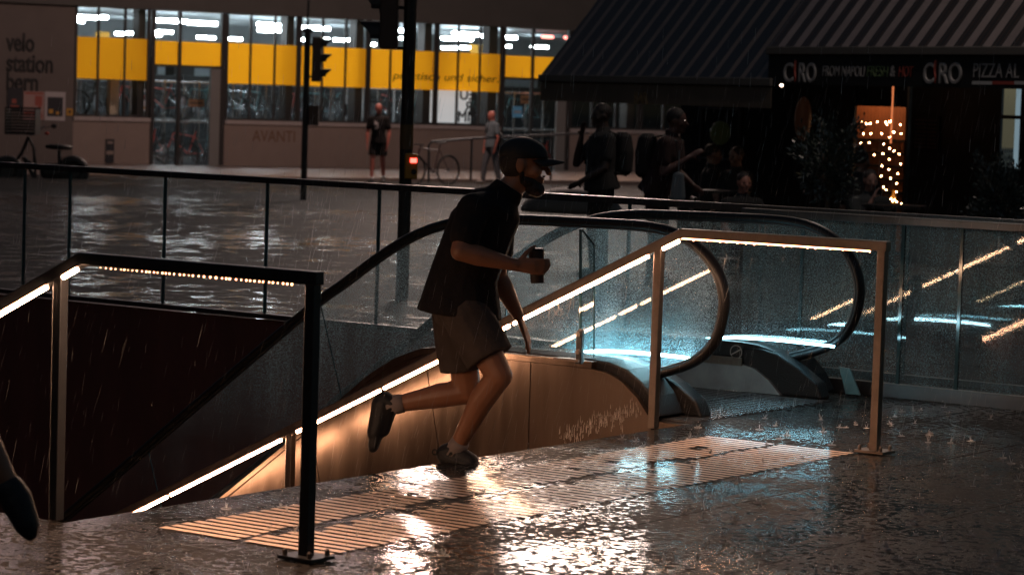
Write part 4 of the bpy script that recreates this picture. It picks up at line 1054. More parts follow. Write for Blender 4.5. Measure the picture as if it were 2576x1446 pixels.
bm = B(); box(bm, A, pan0, pan1, -D - .28, -D - .2, aq(2540, 425)[1], 2.6); mesh('pale_panel', bm, mat('pale_panel', (.35, .42, .45), .6, emis=(.35, .5, .58), es=.45), bar_b)
bm = B(); box(bm, A, pan0, pan1, -D - .3, -D - .1, AB - .3, aq(2540, 425)[1]); box(bm, A, aq(2360, 290)[0], pan1 + .4, -D - .0, -D + .03, aq(2450, 292)[1] - .02, aq(2450, 292)[1] + .02); mesh('dark_panel', bm, M_barw, bar_b)
bm = B(); a, z = A.q(1966, 215, -.6); ball(bm, A.p(a, -.6, z), .02, seg=10); tube(bm, [A.p(a, -.6, z + .02), A.p(a, -.6, z + .5)], .006, seg=5)
tag(mesh('spot_lamp', bm, emit('spot_lamp', (1, .72, .5), 9)), 'small bright spot lamp under the end of the pizzeria awning', 'lamp')
ld = bpy.data.lights.new('added_room_light', 'POINT'); ld.energy = 17; ld.color = (1, .45, .2); ld.shadow_soft_size = .1  # unseen light added to brighten the room behind the bulbs
lo = link(bpy.data.objects.new('added_room_light', ld)); lo.parent = bar_b; lo.location = A.p((rm0 + rm1) / 2, rb + .55, 2.0) - bar_b.location
fr1 = thing('framed_picture', 'pale framed picture with a round green lampshade reflection on the bar wall', 'picture', A.p(aq(1800, 400)[0], -D, aq(1800, 400)[1]))
bm = B(); a0, z1 = aq(1763, 275, -D + .03); a1, z0 = aq(1858, 400, -D + .03); W_ = .03
box(bm, A, a0, a1, -D + .005, -D + .04, z1, z1 + W_); box(bm, A, a0, a0 + W_, -D + .005, -D + .04, z0, z1); box(bm, A, a1 - W_, a1, -D + .005, -D + .04, z0, z1); box(bm, A, a0, a1, -D + .005, -D + .04, z0 - W_, z0); mesh('frame', bm, mat('pale_frame', (.16, .15, .16), .5), fr1)
bm = B(); box(bm, A, a0 + W_, a1 - W_, -D + .003, -D + .012, z0, z1); mesh('canvas', bm, M_barw, fr1)
bm = B(); a, z = aq(1815, 335, -D + .2); ball(bm, A.p(a, -D + .22, z), (.13, .13, .15), seg=20)
tag(mesh('paper_lantern', bm, mat('green_lantern', (.07, .085, .04), .5, emis=(.5, .6, .2), es=.004), smooth=True), 'round dull green lantern in front of the framed picture', 'lantern')
bm = B(); a, z = A.q(2020, 300, -1.4); ball(bm, A.p(a, -1.4, z), (.10, .10, .26), seg=16)
tag(mesh('hanging_lampshade', bm, mat('orange_shade', (.12, .05, .03), .5, emis=(1, .4, .2), es=.004), smooth=True), 'long dim orange lampshade left of the olive tree', 'lamp')
# unseen lamps over the plaza; the awning one added to light the cloth
def street_lamp(label, loc, r, mm, power, col):
    o = thing('street_lamp', label, 'street lamp', loc, 0, 'lamps hung over the plaza')
    bm = B(); l = Vector(loc); tube(bm, [l + Vector((0, 0, .03)), l + Vector((0, 0, .12)), l + Vector((0, 0, .3))], [r * 1.08, r * .9, .06], seg=20); mesh('shade', bm, M_dsteel, o)
    bm = B(); tube(bm, [l + Vector((0, 0, -.08)), l + Vector((0, 0, .03))], [r * .8, r], seg=20); mesh('diffuser', bm, mm, o)
    bm = B(); tube(bm, [l + Vector((-18, 0, 2.2)), l + Vector((0, 0, .5)), l + Vector((0, 0, .3)), l + Vector((0, 0, .5)), l + Vector((18, 0, 2.2))], .006, seg=4); mesh('span_wire', bm, M_black, o)
    if power:
        ld = bpy.data.lights.new('lamp_light', 'POINT'); ld.energy = power; ld.color = col; ld.shadow_soft_size = r
        lo = link(bpy.data.objects.new('lamp_light', ld)); lo.parent = o; lo.location = (0, 0, -.25)
    return o
street_lamp('unseen warm lamp added above the striped awnings', tuple(A.p(4.6, 1.0, 7.2)), .2, emit('added_awning_lamp', (1, .80, .66), 8), 240, (1, .80, .68))
street_lamp('warm lamp hung over the station pavement', (-2.0, 58.0, 8.5), .35, emit('street_lamp_amber', (1, .66, .52), 20), 1700, (1, .66, .55))
# ---------------------------------------------------------------- people
V3 = Vector
def skinmat(n, c): return mat(n, c, .45, noise=.12, nscale=20)
M_skin = skinmat('skin', (.31, .14, .075)); M_skin2 = skinmat('pale_skin', (.50, .16, .12)); M_skin3 = skinmat('dim_skin', (.22, .13, .10))
M_eye = mat('eye', (.03, .02, .02), .1)
M_tee = mat('black_shirt_cloth', (.020, .018, .018), .85, noise=.3, nscale=12, bump=.9, bscale=6, bd=.05, spec=.12)
M_short = mat('grey_shorts_cloth', (.075, .060, .052), .85, noise=.3, nscale=10, bump=.9, bscale=8, bd=.04, spec=.12)
M_cap = mat('black_cap_cloth', (.012, .012, .013), .7); M_shoe = mat('black_shoe', (.014, .013, .013), .6, bump=.3); M_sock = mat('pale_sock', (.26, .21, .19), .9)
M_hair = mat('dark_hair', (.018, .012, .010), .6, bump=.8, bscale=80)
def basis(f, up):
    f = f.normalized(); side = f.cross(up).normalized(); up = side.cross(f).normalized()
    return f, side, up, Matrix((f, side, up)).transposed()
def head_geo(bm, c, f, up, s=1.0):
    f, sd, up, R = basis(f, up)
    ball(bm, c + up * .022 * s - f * .008 * s, (.098 * s, .076 * s, .100 * s), R, 16)
    cone(bm, c + f * .02 * s - up * .03 * s, c + f * .045 * s - up * .085 * s, .062 * s, .034 * s)
    cone(bm, c + f * .088 * s + up * .02 * s, c + f * .112 * s - up * .022 * s, .010 * s, .015 * s, 8)
    ball(bm, c + f * .076 * s + up * .032 * s, (.018 * s, .052 * s, .012 * s), R, 8)
    ball(bm, c + f * .086 * s - up * .050 * s, (.014 * s, .026 * s, .008 * s), R, 8)
    ball(bm, c + f * .082 * s - up * .064 * s, (.014 * s, .022 * s, .008 * s), R, 8)
    ball(bm, c + f * .072 * s - up * .092 * s, (.022 * s, .026 * s, .020 * s), R, 8)
    for k in (-1, 1):
        ball(bm, c - f * .008 * s + sd * k * .078 * s, (.022 * s, .011 * s, .034 * s), R, 8)
        ball(bm, c + f * .055 * s + sd * k * .045 * s - up * .02 * s, (.03 * s, .025 * s, .03 * s), R, 8)
def hand_geo(bm, w, d, pn, curl=.45, s=1.0, thumb=1, spread=0.0):
    d = d.normalized(); pn = (pn - d * pn.dot(d)).normalized(); th = pn.cross(d).normalized() * thumb
    cone(bm, w + d * .012 * s, w + d * .078 * s, (.030 * s, .015 * s), (.038 * s, .014 * s), 10, ref=th)
    for i, (o, ln) in enumerate(((.029, .95), (.010, 1.06), (-.010, 1.0), (-.028, .78))):
        p = w + d * .082 * s + th * o * s; dd = (d + th * spread * (o * 10)).normalized(); a = curl * (.8 + .08 * i)
        for l, r, kf in ((.045, .0095, .12), (.029, .0088, .9), (.022, .0078, 1.3)):
            ax = dd.cross(pn).normalized(); dd = (Matrix.Rotation(a * kf, 3, ax) @ dd).normalized()
            q = p + dd * l * ln * s; cone(bm, p, q, r * s, r * .9 * s, 8); p = q
    p = w + d * .028 * s + th * .026 * s; dd = (d * .55 + th * .75 + pn * .25).normalized()
    for l, r in ((.040, .012), (.030, .0105), (.024, .0095)):
        q = p + dd * l * s; cone(bm, p, q, r * s, r * .9 * s, 8); p = q; dd = (dd + d * .35 + pn * curl * .7).normalized()
def figure(label, J, look, up, fwd, lat, s=1.0, vox=.008, skin=None, shirt=None, trousers=None, shoes=None, hair=None, long_legs=False, hands=None, cap=None, beard=False, socks=None, wide=1.0, base=None, sleeve=.62, group=None):
    """J: joints in world space. One skin-continuous body, clothes as children."""
    skin = skin or M_skin; shirt = shirt or M_tee; trousers = trousers or M_short; shoes = shoes or M_shoe
    base = base or V3((J['pelvis'].x, J['pelvis'].y, min(J['toeR'].z, J['toeL'].z) - .02))
    r = thing('person', label, 'person', base, 0, group)
    bm = B(); f, sd, up_, R = basis(look, up)
    head_geo(bm, J['head'], look, up, s)
    neckb = J['neck']
    cone(bm, neckb, J['head'] - up_ * .07 * s - f * .015 * s, .062 * s, .054 * s)
    ch, wa, pe = J['chest'], J['waist'], J['pelvis']
    tube(bm, [neckb + (ch - neckb) * .1, neckb + (ch - neckb) * .45, ch, wa, pe, pe + (pe - wa) * .25], [(.10 * s, .07 * s), (.15 * s * wide, .095 * s), (.155 * s * wide, .11 * s), (.13 * s * wide, .10 * s), (.155 * s * wide, .11 * s), (.12 * s, .09 * s)], seg=14, ref=lat)
    for k in 'RL':
        sh, el, wr = J['sh' + k], J['el' + k], J['wr' + k]
        cone(bm, neckb + (ch - neckb) * .3, sh, .055 * s, .058 * s)
        cone(bm, sh, el, .053 * s, .043 * s); md = el + (wr - el) * .35
        cone(bm, el, md, .042 * s, .045 * s); cone(bm, md, wr, .044 * s, .027 * s)
        hp, kn, an, to = J['hip' + k], J['kn' + k], J['an' + k], J['toe' + k]
        cone(bm, pe + (hp - pe) * .6, hp, .09 * s, .09 * s); cone(bm, hp, kn, .088 * s, .058 * s)
        md = kn + (an - kn) * .33; back = -f * .014 * s
        cone(bm, kn, md + back, .056 * s, .056 * s); cone(bm, md + back, an, .055 * s, .034 * s)
        cone(bm, an, an + (to - an) * .8, .032 * s, .020 * s)
        hd = (hands or {}).get(k, {})
        hand_geo(bm, wr, hd.get('d', (wr - el)), hd.get('pn', -lat if k == 'R' else lat), hd.get('curl', .4), s, hd.get('th', 1 if k == 'R' else -1))
    body = remesh(mesh('body', bm, skin, r), vox, 3)
    bm = B()
    for k in (-1, 1): ball(bm, J['head'] + f * .080 * s + sd * k * .032 * s + up_ * .012 * s, .011 * s, seg=8)
    mesh('eyes', bm, M_eye, r)
    # shirt
    bm = B(); e = .018 * s
    tube(bm, [neckb + (ch - neckb) * .02, neckb + (ch - neckb) * .30, ch, wa, pe, pe + (pe - wa) * .30], [(.085 * s, .075 * s), (.165 * s * wide, .105 * s + e), (.17 * s * wide, .13 * s + e), (.155 * s * wide, .13 * s + e), (.185 * s * wide, .160 * s + e), (.192 * s * wide, .170 * s + e)], seg=16, ref=lat)
    tube(bm, [neckb + (J['head'] - neckb) * .02, neckb + (J['head'] - neckb) * .30], [(.082 * s, .08 * s), (.070 * s, .068 * s)], seg=14, ref=lat)
    for k in 'RL':
        sh, el = J['sh' + k], J['el' + k]
        cone(bm, neckb + (ch - neckb) * .35, sh, .075 * s, .072 * s); cone(bm, sh, sh + (el - sh) * sleeve, .072 * s, .068 * s)
    remesh(mesh('shirt', bm, shirt, r), vox, 6)
    bm = B()
    for k in 'RL':
        hp, kn, an = J['hip' + k], J['kn' + k], J['an' + k]
        cone(bm, pe, hp, (.125 * s, .11 * s), .105 * s, ref=lat)
        if long_legs:
            cone(bm, hp, kn, .108 * s, .078 * s); cone(bm, kn, an, .078 * s, .06 * s)
        else:
            tube(bm, [hp + (hp - kn) * .12, hp, hp + (kn - hp) * .4, hp + (kn - hp) * .72], [.08 * s, .106 * s, .112 * s, .108 * s], seg=14)
    remesh(mesh('trousers' if long_legs else 'shorts', bm, trousers, r), vox, 5)
    for k in 'RL':
        an, to = J['an' + k], J['toe' + k]; d = (to - an); dl = d.normalized()
        shin = (J['kn' + k] - an).normalized(); heel = an - shin * .055 * s - dl * .03 * s
        if d.length < .09: heel = an
        sole = -shin
        bm = B(); cone(bm, heel + dl * .02 * s, heel + dl * .02 * s + (to - heel) * .62, (.050 * s, .048 * s), (.054 * s, .038 * s), 12, ref=lat); cone(bm, heel + (to - heel) * .5, to, (.054 * s, .036 * s), (.046 * s, .026 * s), 12, ref=lat); cone(bm, heel, an - shin * .012 * s, .044 * s, .046 * s, 10); cone(bm, an - shin * .02 * s, an + (to - an) * .6, .042 * s, .040 * s, 10)
        remesh(mesh('shoe', bm, shoes, r), vox * .8, 3)
        if socks:
            bm = B(); tube(bm, [an - shin * .03 * s, an + shin * .02 * s, an + shin * .045 * s], [.046 * s, .043 * s, .041 * s], seg=12); mesh('sock', bm, socks, r, smooth=True)
    if hair:
        bm = B(); ball(bm, J['head'] + up_ * .040 * s - f * .022 * s, (.100 * s, .083 * s, .095 * s), R, 16)
        if hair == 'long': cone(bm, J['head'] - f * .05 * s, J['head'] - f * .07 * s - up_ * .2 * s, (.075 * s, .05 * s), (.05 * s, .03 * s), ref=lat)
        if hair == 'knot': ball(bm, J['head'] + up_ * .15 * s - f * .04 * s, .035 * s)
        remesh(mesh('hair', bm, M_hair, r), vox, 3)
    if cap:
        bm = B(); c = J['head'] + up_ * .046 * s - f * .006 * s
        g = bmesh.ops.create_uvsphere(bm, u_segments=20, v_segments=14, radius=1, matrix=Matrix.Translation(c) @ R.to_4x4() @ Matrix.Diagonal((.107 * s, .085 * s, .072 * s, 1)))
        bmesh.ops.bisect_plane(bm, geom=bm.verts[:] + bm.edges[:] + bm.faces[:], plane_co=c - up_ * .018 * s, plane_no=up_ - f * .12, clear_inner=True)
        cp_ = mesh('cap', bm, M_cap, r, smooth=True); so = cp_.modifiers.new('s', 'SOLIDIFY'); so.thickness = .006
        bm = B(); n = 9; va = []; vb = []
        for i in range(n + 1):
            a = -1 + 2 * i / n; yy = a * .078 * s
            va.append(bm.verts.new(c - up_ * (.006 + .014 * a * a) * s + f * (.094 - .045 * a * a) * s + sd * yy)); vb.append(bm.verts.new(c - up_ * (.012 + .030 * a * a) * s + f * (.186 - .085 * a * a) * s + sd * yy * .92))
        for i in range(n): bm.faces.new([va[i], va[i + 1], vb[i + 1], vb[i]])
        br = mesh('brim', bm, M_cap, cp_, smooth=True, recalc=False); so = br.modifiers.new('s', 'SOLIDIFY'); so.thickness = .006
        bm = B(); ball(bm, J['head'] + up_ * .012 * s - f * .028 * s, (.080 * s, .079 * s, .086 * s), R, 16); mesh('hair', bm, M_hair, r, smooth=True)
    if beard:
        bm = B(); ball(bm, J['head'] + f * .055 * s - up_ * .094 * s, (.044 * s, .047 * s, .036 * s), R, 12); ball(bm, J['head'] + f * .022 * s - up_ * .066 * s, (.050 * s, .066 * s, .032 * s), R, 12); ball(bm, J['head'] + f * .093 * s - up_ * .039 * s, (.009 * s, .024 * s, .005 * s), R, 8)
        ball(bm, J['head'] + f * .070 * s - up_ * .100 * s, (.036 * s, .038 * s, .034 * s), R, 10)
        ball(bm, J['head'] - f * .000 * s - up_ * .040 * s, (.016 * s, .078 * s, .046 * s), R, 12)
        remesh(mesh('beard', bm, M_hair, r), vox * .7, 2)
    return r
Y0 = 11.7
def Pj(x, y, dy=0.0): return at(x, y, Y0 + dy)
J = dict(head=Pj(1317, 415), neck=Pj(1268, 492), chest=Pj(1212, 570), waist=Pj(1168, 690), pelvis=Pj(1158, 768),
         shR=Pj(1190, 528, -.17), elR=Pj(1158, 632, -.26), wrR=Pj(1294, 666, -.240), shL=Pj(1258, 540, .17), elL=Pj(1250, 692, .24), wrL=Pj(1303, 792, .26),
         hipR=Pj(1172, 790, -.09), knR=Pj(1256, 945, -.16), anR=Pj(1148, 1128, -.02), toeR=Pj(1205, 1182, -.06),
         hipL=Pj(1145, 785, .09), knL=Pj(1176, 985, .10), anL=Pj(990, 1018, .12), toeL=Pj(940, 1118, .12))
UP = V3((0, 0, 1))
run = figure('running man in a black cap, black shirt and grey shorts holding a dark cup', J, V3((1, -.05, -.08)), UP, V3((1, 0, 0)), V3((0, -1, 0)), 1.02, .007, M_skin, M_tee, M_short, M_shoe, cap=True, beard=True, socks=M_sock, wide=.98,
       hands=dict(R=dict(d=V3((1, .1, -.05)), pn=V3((0, 1, 0)), curl=.80, th=-1), L=dict(d=Pj(1326, 850, .27) - Pj(1303, 792, .26), pn=V3((-1, .2, 0)), curl=.25, th=-1)), base=L.p(1.3, 2.3, -.16))
bm = B(); c0 = Pj(1352, 712, -.178); c1 = Pj(1349, 632, -.178)
tube(bm, [c0, c1], [.029, .034], seg=20); cup = thing('cup', 'dark paper cup with a lid in the hand of the running man', 'cup', c0)
mesh('cup_body', bm, mat('dark_paper', (.03, .018, .014), .6), cup, smooth=False)
bm = B(); tube(bm, [c1, c1 + V3((0, 0, .006)), c1 + V3((0, 0, .014))], [.037, .036, .031], seg=20); mesh('lid', bm, M_blackp, cup)
# heel loop on the grounded shoe
bm = B(); c = Pj(1093, 1137, -.02); tube(bm, [c + V3((math.cos(k * PI / 5) * .010, 0, math.sin(k * PI / 5) * .012)) for k in range(10)], .003, seg=5, closed=True); mesh('heel_loop', bm, M_shoe, run)
# second runner leaving at the left edge
Yl = 7.6
Q = lambda x, y, dy=0: at(x, y, Yl + dy)
J2 = dict(head=Q(-330, 260), neck=Q(-300, 350), chest=Q(-280, 470), waist=Q(-255, 640), pelvis=Q(-235, 760), shR=Q(-300, 400, .17), elR=Q(-200, 560, .2), wrR=Q(-320, 600, .2), shL=Q(-290, 400, -.17), elL=Q(-200, 560, -.2), wrL=Q(-330, 620, -.2),
          hipR=Q(-230, 800, .09), knR=Q(-370, 1120, .1), anR=Q(-330, 1440, .1), toeR=Q(-430, 1500, .1), hipL=Q(-230, 800, -.09), knL=Q(-150, 930, -.1), anL=Q(20, 1222, -.1), toeL=Q(72, 1330, -.1))
figure('person leaving at the left edge, only a raised heel and black shoe in view', J2, V3((-1, 0, -.1)), UP, V3((-1, 0, 0)), V3((0, 1, 0)), 1.0, .012, M_skin, M_tee, M_short, M_shoe, hair='short', base=V3((Q(-300, 1400).x, Yl, 0)))
def stand(label, x, Y, h, yaw, seated=False, sit=.46, top=None, arms='down', lean=0.0, step=.0, z0=None, **kw):
    """standing or seated figure of height h at picture column x and distance Y; yaw 0 = facing the camera, +90 = facing right"""
    z0 = gz(Y) if z0 is None else z0
    g = at(x, 500, Y); o = V3((g.x, Y, z0)); s = h / 1.78
    if top is not None: sit = (at(x, top, Y).z - z0) / s - .90
    f = V3((math.sin(yaw), -math.cos(yaw), 0)); lat = V3((f.y, -f.x, 0))       # lat = towards the person's right
    lat = f.cross(UP)
    def q(a, b, z): return o + f * a * s + lat * b * s + UP * z * s
    dz = -(.92 - (sit + .08)) if seated else 0; ln = lean
    J = dict(pelvis=q(0, 0, .95 + dz), waist=q(.02 + ln * .3, 0, 1.10 + dz), chest=q(.02 + ln * .8, 0, 1.30 + dz), neck=q(ln, 0, 1.50 + dz - ln * .1), head=q(.03 + ln * 1.25, 0, 1.655 + dz - ln * .25))
    for k, sg in (('R', 1), ('L', -1)):
        J['sh' + k] = q(ln * .95, .19 * sg, 1.42 + dz - ln * .1)
        if arms == 'down': J['el' + k] = q(.0 + ln * .6, .25 * sg, 1.13 + dz); J['wr' + k] = q(.06 + ln * .5, .24 * sg, .88 + dz)
        elif arms == 'mouth' and k == 'R': J['el' + k] = q(.22, .17 * sg, 1.16 + dz); J['wr' + k] = q(.22 + ln, .04 * sg, 1.45 + dz)
        elif arms == 'straps' and k == 'R': J['el' + k] = q(.05 + ln * .6, .25 * sg, 1.12 + dz); J['wr' + k] = q(.22 + ln, .10 * sg, 1.28 + dz)
        else: J['el' + k] = q(.06 + ln * .6, .24 * sg, 1.13 + dz); J['wr' + k] = q(.26 + ln * .6, .14 * sg, 1.0 + dz)
        J['hip' + k] = q(0, .09 * sg, .90 + dz)
        if seated: J['kn' + k] = q(.42, .11 * sg, sit + .06); J['an' + k] = q(.40, .12 * sg, .09); J['toe' + k] = q(.56, .13 * sg, .04)
        else:
            st_ = step * sg; J['kn' + k] = q(.03 + st_ * .6, .10 * sg, .50); J['an' + k] = q(st_, .11 * sg, .09 + (.03 if st_ < 0 else 0)); J['toe' + k] = q(.16 + st_, .13 * sg, .035)
    look = f + UP * kw.pop('tilt', -.1)
    r = figure(label, J, look, UP, f, lat, s, kw.pop('vox', .014), base=o, **kw)
    return r, J, f, lat, s, sit * s
def print_on(r, J, f, lat, s, m):
    bm = B(); c = J['chest'] + f * .158 * s
    for u, v_, w_, h_ in ((0, 0, .05, .05), (.03, .05, .02, .04), (-.03, -.05, .03, .03), (.0, -.09, .04, .02)): ball(bm, c + lat * u * s + UP * v_ * s, (w_ * s, w_ * s, h_ * s), seg=8)
    mesh('shirt_print', bm, m, r)
r, J, f, lat, s, _ = stand('bald man in black T-shirt and shorts looking down beside the traffic light pole', 948, 60.0, 1.80, -.25, skin=M_skin2, tilt=-.55, step=.10, socks=mat('white_sock', (.6, .55, .52), .8), trousers=M_tee, lean=.02)
print_on(r, J, f, lat, s, mat('grey_shirt_print', (.28, .26, .26), .7))
r, J, f, lat, s, _ = stand('man in a light blue shirt with a dark shoulder bag near the ramp railing', 1233, 63.0, 1.72, -1.0, skin=M_skin2, step=.16, shirt=mat('blue_grey_shirt', (.11, .14, .16), .8, noise=.2, nscale=8), trousers=mat('grey_jeans', (.07, .075, .085), .8), long_legs=True, shoes=mat('pale_shoe', (.25, .22, .2), .7), tilt=-.35)
bm = B(); tube(bm, [J['shL'] + UP * .06, J['chest'] + f * .17, J['hipR'] + lat * .12 + UP * .15], (.025, .012), seg=6, ref=UP); cone(bm, J['hipL'] - f * .14 + UP * .25, J['hipL'] - f * .16 + UP * .0, (.12, .07), (.13, .08), ref=lat)
mesh('strap', bm, M_black, r)
def backpack(label, J, f, lat, s, m, loc):
    bp = thing('backpack', label, 'backpack', loc)
    bm = B(); c = J['chest'] - f * .23 * s; tube(bm, [c - UP * .24 * s, c - UP * .2 * s, c, c + UP * .16 * s, c + UP * .2 * s], [(.10 * s, .07 * s), (.15 * s, .11 * s), (.155 * s, .12 * s), (.13 * s, .09 * s), (.08 * s, .05 * s)], seg=12, ref=lat); remesh(mesh('pack', bm, m, bp), .012, 2)
    for k in 'RL':
        bm = B(); sh = J['sh' + k] - (J['sh' + k] - J['neck']) * .35
        tube(bm, [c + UP * .15 * s, sh + UP * .055 * s - f * .03, sh + f * .10 * s, J['chest'] + (J['sh' + k] - J['neck']) * .6 + f * .13 * s - UP * .08, c - UP * .18 * s + (J['sh' + k] - J['neck']) * .8], (.022, .006), seg=6, ref=lat); mesh('strap', bm, M_black, bp)
r, J, f, lat, s, _ = stand('tall person in a grey shirt with backpack, hand at the mouth, under the dark awning', 1512, 25.2, 1.65, -1.25, hair='short', wide=1.25, skin=mat('shaded_skin', (.05, .03, .024), .5), shirt=mat('shaded_grey_tee', (.022, .021, .021), .85), trousers=M_tee, long_legs=True, arms='mouth')  # skin and shirt colours darkened into a shaded silhouette
backpack('dark grey backpack on the tall person under the awning', J, f, lat, s, mat('grey_pack', (.018, .016, .016), .8), J['chest'] - f * .3)
r, J, f, lat, s, _ = stand('broad person in dark red with a big pack turning right under the dark awning', 1652, 24.2, 1.65, 1.25, hair='short', skin=mat('shaded_rosy_skin', (.10, .045, .035), .5), shirt=mat('dark_red_cloth', (.026, .009, .008), .85), trousers=mat('dark_red_trousers', (.045, .016, .013), .85), long_legs=True, arms='straps', lean=.12, wide=1.45)  # shade put into the skin and clothes colours here too
backpack('large dark backpack on the broad person under the awning', J, f, lat, s, mat('dark_pack', (.014, .010, .010), .8), J['chest'] - f * .3)
bm = B(); c = at(1706, 462, 23.9); cone(bm, c + UP * .07, c - UP * .12, (.05, .02), (.07, .03), ref=(1, 0, 0)); tube(bm, [c + UP * .1, c + UP * .30], .006, seg=5)
tag(mesh('carrier_bag', bm, mat('pale_bag', (.18, .20, .21), .7)), 'pale carrier bag hanging beside the broad person in red', 'bag')
# terrace: chairs, tables and guests
def chair(label, x, Y, yaw, h):
    z0 = gz(Y); g = at(x, 500, Y); r = thing('terrace_chair', label, 'chair', (g.x, Y, z0), yaw, 'chairs on the terrace')
    bm = B(); bx(bm, -.21, .21, -.21, .21, h - .03, h); mesh('seat', bm, M_black, r, world=False)
    bm = B(); bx(bm, -.21, -.18, -.21, .21, h + .12, h + .32); mesh('backrest', bm, M_black, r, world=False)
    for a, b in ((-.19, -.19), (-.19, .19), (.19, -.19), (.19, .19)):
        bm = B(); tube(bm, [(a, b, 0), (a, b, h + .32 if a < 0 else h - .03)], .012, seg=6); mesh('leg', bm, M_dsteel, r, world=False)
def table(label, x, Y):
    g = at(x, 500, Y); r = thing('terrace_table', label, 'table', (g.x, Y, gz(Y)), 0, 'tables on the terrace')
    bm = B(); tube(bm, [(0, 0, .72), (0, 0, .75)], .33, seg=20); mesh('table_top', bm, M_black, r, world=False)
    bm = B(); tube(bm, [(0, 0, 0), (0, 0, .72)], .03, seg=8); mesh('stem', bm, M_dsteel, r, world=False)
    bm = B(); tube(bm, [(0, 0, 0), (0, 0, .02)], .22, seg=16); mesh('foot', bm, M_dsteel, r, world=False)
guests = [('seated guest in black left of the framed picture', 1785, 31.6, 1.7, 1.6, 'short', M_skin3, 372), ('seated guest in black below the green lantern', 1852, 31.2, 1.7, -.9, 'short', M_skin3, 378), ('seated guest with a reddish face low behind the fence', 1868, 27.5, 1.6, .3, 'short', mat('red_lit_skin', (.34, .15, .11), .5), 442),
          ('smoking guest with long hair and a hand at the mouth by the doorway', 2186, 27.0, 1.62, .2, 'long', mat('smoker_skin', (.24, .13, .10), .5), 436), ('guest with tied up dark hair standing out against the string lights', 2160, 28.2, 1.75, 2.4, 'knot', M_skin3, 388)]
names = ['black chair under the guest left of the picture', 'black chair under the guest below the lantern', 'black chair under the red faced guest', 'black chair under the smoking guest', 'black chair under the guest with tied up hair']
for i, (lab, x, Y, h, yw, hr, sk, top) in enumerate(guests):
    *_r, sit_h = stand(lab, x, Y, h, yw, seated=True, top=top, hair=hr, skin=sk, shirt=mat('dark_guest_cloth', (.02, .024, .026) if i == 3 else (.012, .012, .012), .85), trousers=M_tee, long_legs=True, arms='mouth' if i == 3 else 'mid')
    chair(names[i], x, Y, yw - PI / 2, sit_h - .05)
table('round black table between the two guests in black', 1815, 30.6); table('round black table right of the smoking guest', 2250, 26.6)
# ---------------------------------------------------------------- plants
def leafy(label, name, cat, x, yc, Y, rx, rz, nleaf, trunk_y, seed, lw=.010, ll=.055, col=(.045, .06, .05)):
    rr = random.Random(seed); c = at(x, yc, Y); r = thing(name, label, cat, (c.x, Y, gz(Y)))
    zt = at(x, trunk_y, Y).z
    bm = B(); tube(bm, [V3((c.x + .015, Y, gz(Y) + .35)), V3((c.x + .0, Y, zt)), V3((c.x - .02, Y, c.z))], [.028, .022, .014], seg=8)
    tips = []
    for k in range(26):
        a = rr.uniform(0, 2 * PI); e = rr.uniform(-.9, 1.0); rad = rr.uniform(.55, 1.0)
        t = V3((c.x + math.cos(a) * rx * rad, Y + math.sin(a) * rx * rad, c.z + e * rz * rr.uniform(.6, 1.05))); tips.append(t)
        m = (V3((c.x, Y, c.z - rz * .3)) + t) / 2 + V3((rr.uniform(-.05, .05), rr.uniform(-.05, .05), rr.uniform(-.05, .05))); tube(bm, [V3((c.x, Y, max(zt, c.z - rz * .8))), m, t], [.008, .005, .002], seg=4)
    mesh('trunk', bm, mat('grey_bark', (.12, .085, .06), .7, noise=.3, nscale=20), r)
    bm = B()
    for k in range(nleaf):
        t = rr.choice(tips); b = V3((c.x, Y, c.z - rz * .3)); p = b + (t - b) * rr.uniform(.45, 1.08) + V3((rr.gauss(0, .035), rr.gauss(0, .035), rr.gauss(0, .04)))
        d = ((t - b).normalized() + V3((rr.uniform(-.8, .8), rr.uniform(-.8, .8), rr.uniform(-.3, 1.0)))).normalized(); u, w_ = perp(d, (rr.uniform(-1, 1), rr.uniform(-1, 1), .3)); l = ll * rr.uniform(.7, 1.3)
        bm.faces.new([bm.verts.new(v) for v in (p, p + d * l * .5 + w_ * lw, p + d * l, p + d * l * .5 - w_ * lw)])
    mesh('crown', bm, mat('wet_leaf', col, .3, coat=.4), r, recalc=False)
    bm = B(); tube(bm, [V3((c.x, Y, gz(Y))), V3((c.x, Y, gz(Y) + .36))], [.17, .22], seg=16); mesh('pot', bm, M_black, r)
leafy('small potted olive tree with a bare trunk left of the pizzeria doorway', 'olive_tree', 'tree', 2085, 405, 24.2, .30, .36, 2600, 480, 11)
leafy('bushy potted plant with wet narrow leaves at the right edge', 'potted_bush', 'shrub', 2525, 492, 23.0, .27, .34, 3000, 540, 5, .011, .05, (.05, .065, .06))
bm = B(); g = at(1425, 470, 44); prof = []
for k in range(9): a = k / 8 * PI / 2; prof.append((math.cos(a), math.sin(a)))
tube(bm, [V3((g.x + .1, 44, gz(44) + z * .42)) for r_, z in prof] , [(max(.05, r_) * .85, max(.05, r_) * .6) for r_, z in prof], seg=24, ref=(1, 0, 0))
tag(mesh('round_planter', bm, M_lintel, smooth=True), 'dark rounded stone block standing on the street right of the running man', 'stone block')
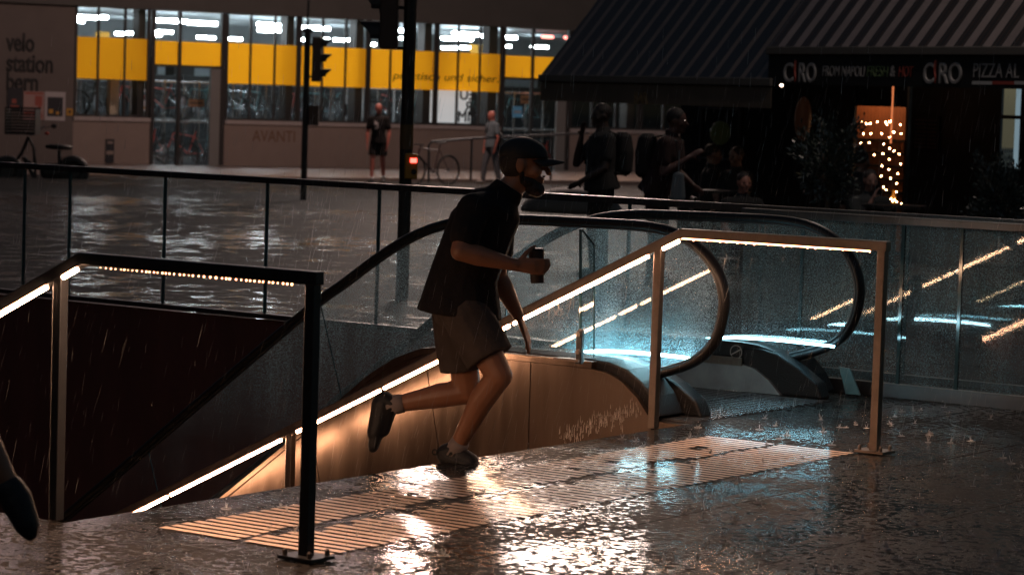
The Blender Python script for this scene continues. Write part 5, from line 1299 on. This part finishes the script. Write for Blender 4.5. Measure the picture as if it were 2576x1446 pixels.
# bag-sized pale shoe mark replaced by spider web on the lit rail
rw = random.Random(9); bm = B()
def on_rail(s, dz, dt=-.03): return L.p(s, 4.12 + dt, rail_z(s) - .05 + dz)
for k in range(16):
    s0 = 1.62 + rw.uniform(0, .28); p = on_rail(s0, 0); pts = [p]
    for j in range(4): p = p + V3((rw.uniform(-.018, .018), 0, -rw.uniform(.008, .035))); pts.append(p)
    tube(bm, pts, .0009, seg=3)
tag(mesh('cobweb', bm, mat('cobweb', (.6, .5, .42), .5)), 'torn cobweb hanging from the lit handrail beside the escalator glass', 'cobweb')
# ---------------------------------------------------------------- rain and splashes
M_rain = mat('rain_water', (.42, .42, .42), .15, coat=.3)
bm = B(); rr = random.Random(21)
for k in range(3200):
    Y = rr.uniform(10.6, 15); x = rr.uniform(-60, 2640); y = rr.uniform(250, 1250); p = at(x, y, Y)
    if (p.z < .05 and Y < 11) or (x < 700 and rr.random() < .6): continue
    l = rr.uniform(.02, .12); tx = rr.uniform(.02, .10); r_ = rr.uniform(.00016, .00042)
    tube(bm, [p, p + V3((tx * l * 1.5, 0, l * .5)), p + V3((tx * l * 3, 0, l))], [r_ * .4, r_, r_ * .3], seg=3)
for k in range(260):
    Y = rr.uniform(15, 24); p = at(rr.uniform(0, 2576), rr.uniform(100, 520), Y); l = rr.uniform(.05, .10); r_ = .0011
    tube(bm, [p, p + V3((.04 * l, 0, l))], [r_, r_ * .6], seg=3)
tag(mesh('rain', bm, M_rain, None), 'fine slanting rain drops falling over the plaza', 'rain', kind='stuff')
bm = B()
for k in range(620):
    s0 = rr.uniform(-5, 1.05); t0 = rr.uniform(-1.5, 6.2); c = L.p(s0, t0, .002); h = rr.uniform(.010, .045)
    for j in range(rr.randint(2, 5)):
        d = V3((rr.uniform(-.012, .012), rr.uniform(-.012, .012), h * rr.uniform(.5, 1))); tube(bm, [c + d * .2, c + d], [.0022, .0009], seg=3)
    if rr.random() < .6: ball(bm, c + V3((rr.uniform(-.01, .01), 0, h * 1.25)), .0024, seg=5)
    n = 14; r0 = rr.uniform(.010, .022)
    tube(bm, [c + V3((math.cos(2 * PI * i / n) * r0, math.sin(2 * PI * i / n) * r0, 0)) for i in range(n)], .0011, seg=3, closed=True)
tag(mesh('rain_splashes', bm, M_rain, None), 'tiny crowns and rings where rain drops hit the wet floor', 'splashes', kind='stuff')
